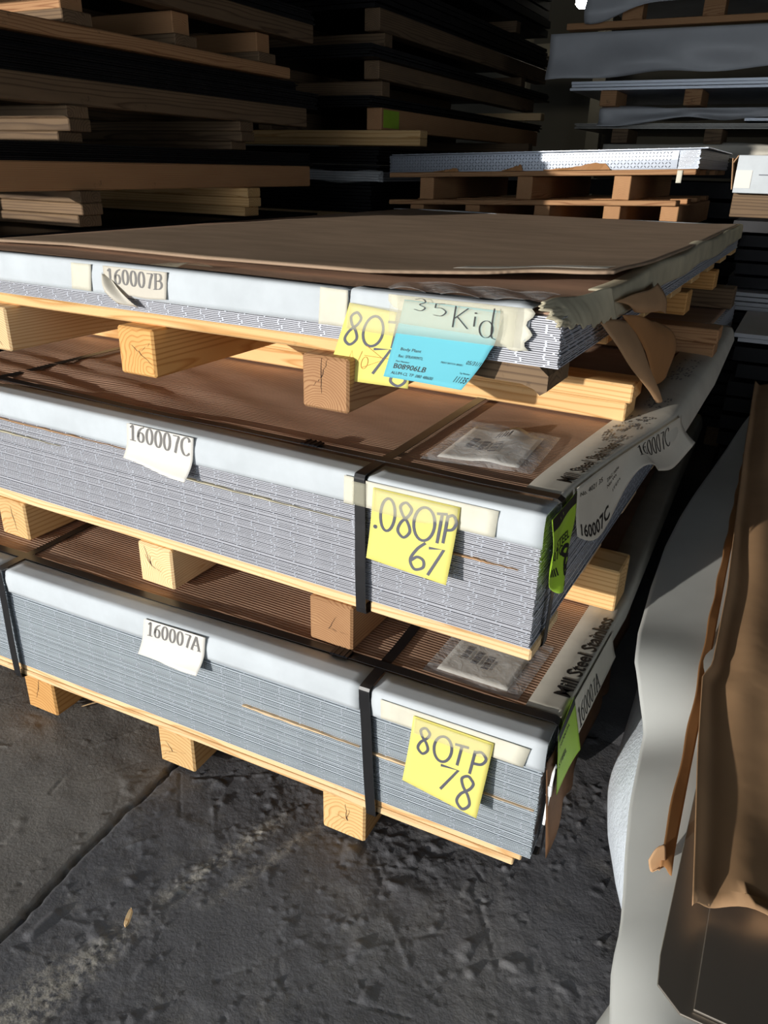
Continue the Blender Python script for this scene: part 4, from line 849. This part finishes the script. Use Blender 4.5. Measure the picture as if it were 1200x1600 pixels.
# folded diamond plate flap over the front of that stack, with embossed bars
fl0 = empty('diamond_plate', FT((-1, TY - .008, 1.115))); tag(fl0, 'bright diamond plate facing on the front of the rear stack', 'metal sheet')
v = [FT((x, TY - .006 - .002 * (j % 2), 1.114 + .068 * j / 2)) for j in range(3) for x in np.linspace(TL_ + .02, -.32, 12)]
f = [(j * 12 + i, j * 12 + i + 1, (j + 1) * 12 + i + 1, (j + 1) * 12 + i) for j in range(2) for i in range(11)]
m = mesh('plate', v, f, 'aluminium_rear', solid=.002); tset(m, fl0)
ps = []
for i in range(92):
    for j in range(5):
        x = TL_ + .03 + .0145 * i; z = 1.121 + .0135 * j; s_ = 1 if (i + j) % 2 else -1; a = R(45) * s_; c_, n_ = math.cos(a), math.sin(a); L_, w_ = .0062, .0021
        if x > -.335: continue
        q = [(-L_, 0, 0), (0, -w_, 0), (L_, 0, 0), (0, w_, 0), (0, 0, 1)]
        ps.append(([FT((x + c_ * u - n_ * ww, TY - .0088 - .0030 * h, z + n_ * u + c_ * ww)) for u, ww, h in q], [(0, 1, 4), (1, 2, 4), (2, 3, 4), (3, 0, 4)]))
V, F = join(ps); m = mesh('embossed_bars', V, F, 'aluminium_rear'); m['kind'] = 'stuff'; tset(m, fl0)
for (x0, x1, hh, lb) in ((-.90, -.60, .034, 'jagged brown paper scrap on the right of the rear stack front'), (-1.10, -1.0, .03, 'small torn paper scrap in the middle of the rear stack front'), (-1.45, -1.32, .018, 'low paper scrap on the left of the rear stack front')):
    n = 14; v = []
    for k in range(n + 1):
        x = x0 + (x1 - x0) * k / n; h = hh * (.12 + .88 * (k / n) ** 1.3) * random.uniform(.8, 1.15) if k < n else .004
        v += [FT((x, TY - .014, 1.111)), FT((x, TY - .017 + .004 * math.sin(k), 1.111 + h))]
    tag(mesh('torn_paper', v, [(2 * k, 2 * k + 2, 2 * k + 3, 2 * k + 1) for k in range(n)], 'kraft_deep', solid=.0008), lb, 'paper')
Paper('masking_tape', lambda u, v: FT((-.315 + .022 * u, TY - .006 - .004 * v, 1.106 - .05 * v)), 'masking_tape', 'small tape strip hanging from the rear pallet', 'tape', 3, 6)

# ------------------------------------------------------------------ right rear: wrapped bundles on a long stack
def wrapped(x0, x1, y, z0, z1, label, dips, mat='wrap_grey', depth=1.2, seed=1):
    r = random.Random(seed); ph = [r.uniform(0, 6) for _ in range(6)]
    def fn(u, v):
        x = x0 + (x1 - x0) * u
        if v < .35:                                      # top
            q = v / .35; return (x, y + depth * (1 - q), z1 + .012 * math.sin(9 * u + ph[0]) * q + .01 * math.sin(15 * u + 4 * q + ph[1]))
        q = (v - .35) / .65; low = z0 + sum(a * math.exp(-((x - c) / s) ** 2) for c, s, a in dips)
        return (x, y - .02 * q - .022 * math.sin(11 * u + 5 * q + ph[2]) * q - .012 * math.sin(27 * u - 7 * q + ph[3]) * q, z1 + (low - z1) * q + .006 * math.sin(31 * u + ph[4]) * q)
    v, f = grid(fn, 70, 22); return tag(mesh('wrapped_bundle', v, f, mat, smooth=True, solid=.002), label, 'wrapped sheets')
RY = 4.5; RX0, RX1 = -1.45, 1.4
def rear_level(z, H, lab): 
    return cross(RX0 + .08, RX1, RY + .03, z, .09, H, 'wood_red', lab)
bundle('steel_bundle', RX0 + .3, RX1, RY, RY + 1.2, .10, 1.23, 10, 'dark_steel', 'dark steel bundles at the bottom of the wrapped stack')
for x in (-1.0, -.2, .6, 1.2): beam(x, RY + .02, RY + 1.2, 0, .09, .098, 'wood_old', 'shadowed timber on the floor under the wrapped stack', 'floor timbers of the wrapped stack')
wrapped(-1.05, RX1, RY - .02, 1.19, 1.30, 'lowest dull wrapping sagging above the rear tread plate stack', [(.0, .25, .05), (-.6, .3, .06)], 'grey_card', seed=2)
for x in (-.95, -.4, .3, .9): cross(x - .05, x + .05, RY + .1, 1.305, .3, .08, 'wood_old', 'block between wrapped bundles low in the rear stack', 'blocks between wrapped bundles')
bundle('steel_bundle', -1.25, RX1, RY, RY + 1.2, 1.388, 1.42, 3, 'dull_steel', 'thin steel bundle between lower and crumpled wrappings')
wrapped(-1.10, RX1, RY - .02, 1.405, 1.50, 'crumpled grey wrapping with creases in the rear stack', [(-.55, .18, .05), (-.1, .2, .045), (.6, .4, .03)], 'wrap_grey', seed=3)
bundle('steel_bundle', -.25, .6, RY - .06, RY + .2, 1.428, 1.443, 2, 'aluminium_bright', 'bright sheet edges peeking from the crumpled wrapping')
for x in (-1.05, -.55, .1, .7): cross(x - .05, x + .05, RY + .1, 1.512, .3, .085, 'wood_red', 'block between crumpled and large wrappings', 'blocks under the large wrapping')
bundle('steel_bundle', -1.30, .9, RY - .03, RY + 1.2, 1.600, 1.655, 3, 'aluminium_bright', 'bright bare sheets showing below the large grey wrapping')
wrapped(RX0, RX1, RY - .06, 1.655, 1.915, 'large smooth grey wrapping hanging over a bundle in the rear stack', [(-.7, .4, .03), (.3, .6, .07)], 'wrap_grey', seed=4)
rear_level(1.935, .035, 'long brown board on top of the large grey wrapping')
for x, lb in ((-.98, 'left'), (-.52, 'middle'), (.2, 'right')): cross(x - .06, x + .06, RY + .06, 1.972, .12, .10, 'wood_red', lb + ' square block above the large grey wrapping')
wrapped(-1.25, RX1, RY - .05, 2.06, 2.13, 'upper grey wrapping drooping at the top edge of the picture', [(-1.2, .25, -.10)], 'wrap_grey', seed=5)
bundle('steel_bundle', -1.3, RX1, RY, RY + 1.2, 2.17, 2.5, 5, 'dark_steel', 'dark bundle above the upper grey wrapping')

# right rear dark pile with the white box
bundle('steel_bundle', -.085, 1.2, 2.66, 4.1, .10, .62, 10, 'black_steel', 'dark pile of sheets below the white box')
for x in (.05, .5, 1.0): beam(x, 2.7, 4.05, 0, .09, .098, 'wood_old', 'shadowed timber on the floor under the pile with the white box', 'floor timbers of the box pile')
bundle('steel_bundle', -.04, 1.2, 2.62, 4.1, .625, .70, 4, 'wrap_grey', 'grey wrapped sheets under the dark stack with the white box')
bundle('steel_bundle', -.02, 1.2, 2.70, 4.1, .705, .98, 5, 'dark_steel', 'upper dark stack carrying the white box', jit=.03)
cross(-.07, .9, 2.72, .982, .09, .09, 'wood_old', 'dark timber right under the white box')
BXr = empty('carton', (.06, 2.72, 1.074)); tag(BXr, 'white carton with yellow and teal stripes lit by the sun', 'box')
link('body', box_mesh(.26, .2, .137, .002, 'white_card'), 'white_card', BXr, (.0, 0, 0)); link('yellow_panel', box_mesh(.09, .002, .115, 0, 'note_yellow'), 'note_yellow', BXr, (.084, -.1015, .022)); link('teal_band', box_mesh(.11, .0024, .020, 0, 'teal'), 'teal', BXr, (.074, -.1018, .001))
link('flap', box_mesh(.035, .18, .003, 0, 'kraft_paper'), 'kraft_paper', BXr, (-.140, 0, .120), (0, R(-60), 0)); link('side_flap', box_mesh(.003, .19, .115, 0, 'kraft_paper'), 'kraft_paper', BXr, (-.136, 0, .012), (0, R(-8), 0))
link('label', box_mesh(.060, .002, .065, 0, 'label_white'), 'label_white', BXr, (-.10, -.1016, .018)); link('label_print', box_mesh(.05, .0022, .003, 0, 'ink_marker'), 'ink_marker', BXr, (-.02, -.1017, .066))
bundle('steel_bundle', .10, 1.2, 2.02, 2.55, .10, .60, 8, 'black_steel', 'low dark stack in the gap behind the right pile')
bundle('steel_bundle', .09, 1.2, 2.00, 2.55, .605, .64, 2, 'wrap_grey', 'grey wrapped sheet topping the low stack behind the right pile')
for x in (.2, .6, 1.0): beam(x, 2.05, 2.5, 0, .09, .098, 'wood_old', 'shadowed timber on the floor under the low stack', 'floor timbers of the low stack')
# rusty upright post at the right edge
pt = empty('rack_post', (.10, 4.28, 0)); tag(pt, 'dark rust red steel post at the right edge of the picture', 'post')
# far end: column, lamp
lamp = empty('ceiling_lamp', (-1.97, 7.0, 2.46)); tag(lamp, 'small glowing lamp high at the far end of the hall', 'lamp')
t = NT('lamp_glow'); t.set(Emission_Color=(1, .93, .78, 1), Emission_Strength=70.0); MATS['lamp_glow'] = t.m
link('bulb', box_mesh(.16, .10, .09, .03, 'lamp_glow'), 'lamp_glow', lamp, (0, 0, 0)); link('shade', box_mesh(.22, .16, .02, .005, 'wall_paint'), 'wall_paint', lamp, (0, 0, .09)); link('stem', box_mesh(.02, .02, 2.62, 0, 'dark_steel'), 'dark_steel', lamp, (0, 0, .11))
for x, lb in ((-2.9, 'left'), (-2.05, 'right')):
    tag(link('steel_column', box_mesh(.14, .14, 5.19, .004, 'wall_paint'), 'wall_paint', None, (x, 8.2, 0)), lb + ' of two pale steel columns at the far end', 'column')
tag(link('steel_girder', box_mesh(2.4, .10, .12, .004, 'wall_paint'), 'wall_paint', None, (-2.475, 8.08, 2.22)), 'pale horizontal girder at the far end of the hall', 'girder')
# post geometry
link('upright', box_mesh(.09, .09, 2.9, .004, 'rust_paint'), 'rust_paint', pt, (0, 0, 0)); link('base_plate', box_mesh(.2, .2, .012, .002, 'rust_paint'), 'rust_paint', pt, (0, 0, 0))
# ------------------------------------------------------------------ floor litter
def chip(p, L, wd, h, rz, mat, label):
    n = 10; v = []
    for k in range(n + 1):
        s = k / n - .5; q = (1 - (2 * s) ** 4) * wd / 2 + .0004; y = s * L; b = .004 * math.cos(s * 3)
        for a, c in ((-q, 0), (q, .0005), (q * .6, h), (-q * .7, h * .9)): v.append((p[0] + a * math.cos(rz) - y * math.sin(rz), p[1] + a * math.sin(rz) + y * math.cos(rz), .0004 + c + b * .3))
    f = [(4 * k + a, 4 * k + (a + 1) % 4, 4 * k + 4 + (a + 1) % 4, 4 * k + 4 + a) for k in range(n) for a in range(4)] + [(0, 1, 2, 3), (4 * n + 3, 4 * n + 2, 4 * n + 1, 4 * n)]
    return tag(mesh('wood_chip', v, f, mat), label, 'wood chip')
chip((-.511, -.387), .034, .009, .004, R(28), 'wood_pale', 'small pale wood chip lying on the dark floor')
chip((-.985, -.018), .05, .003, .002, R(-35), 'wood_pale', 'thin splinter beside the leftmost floor runner')
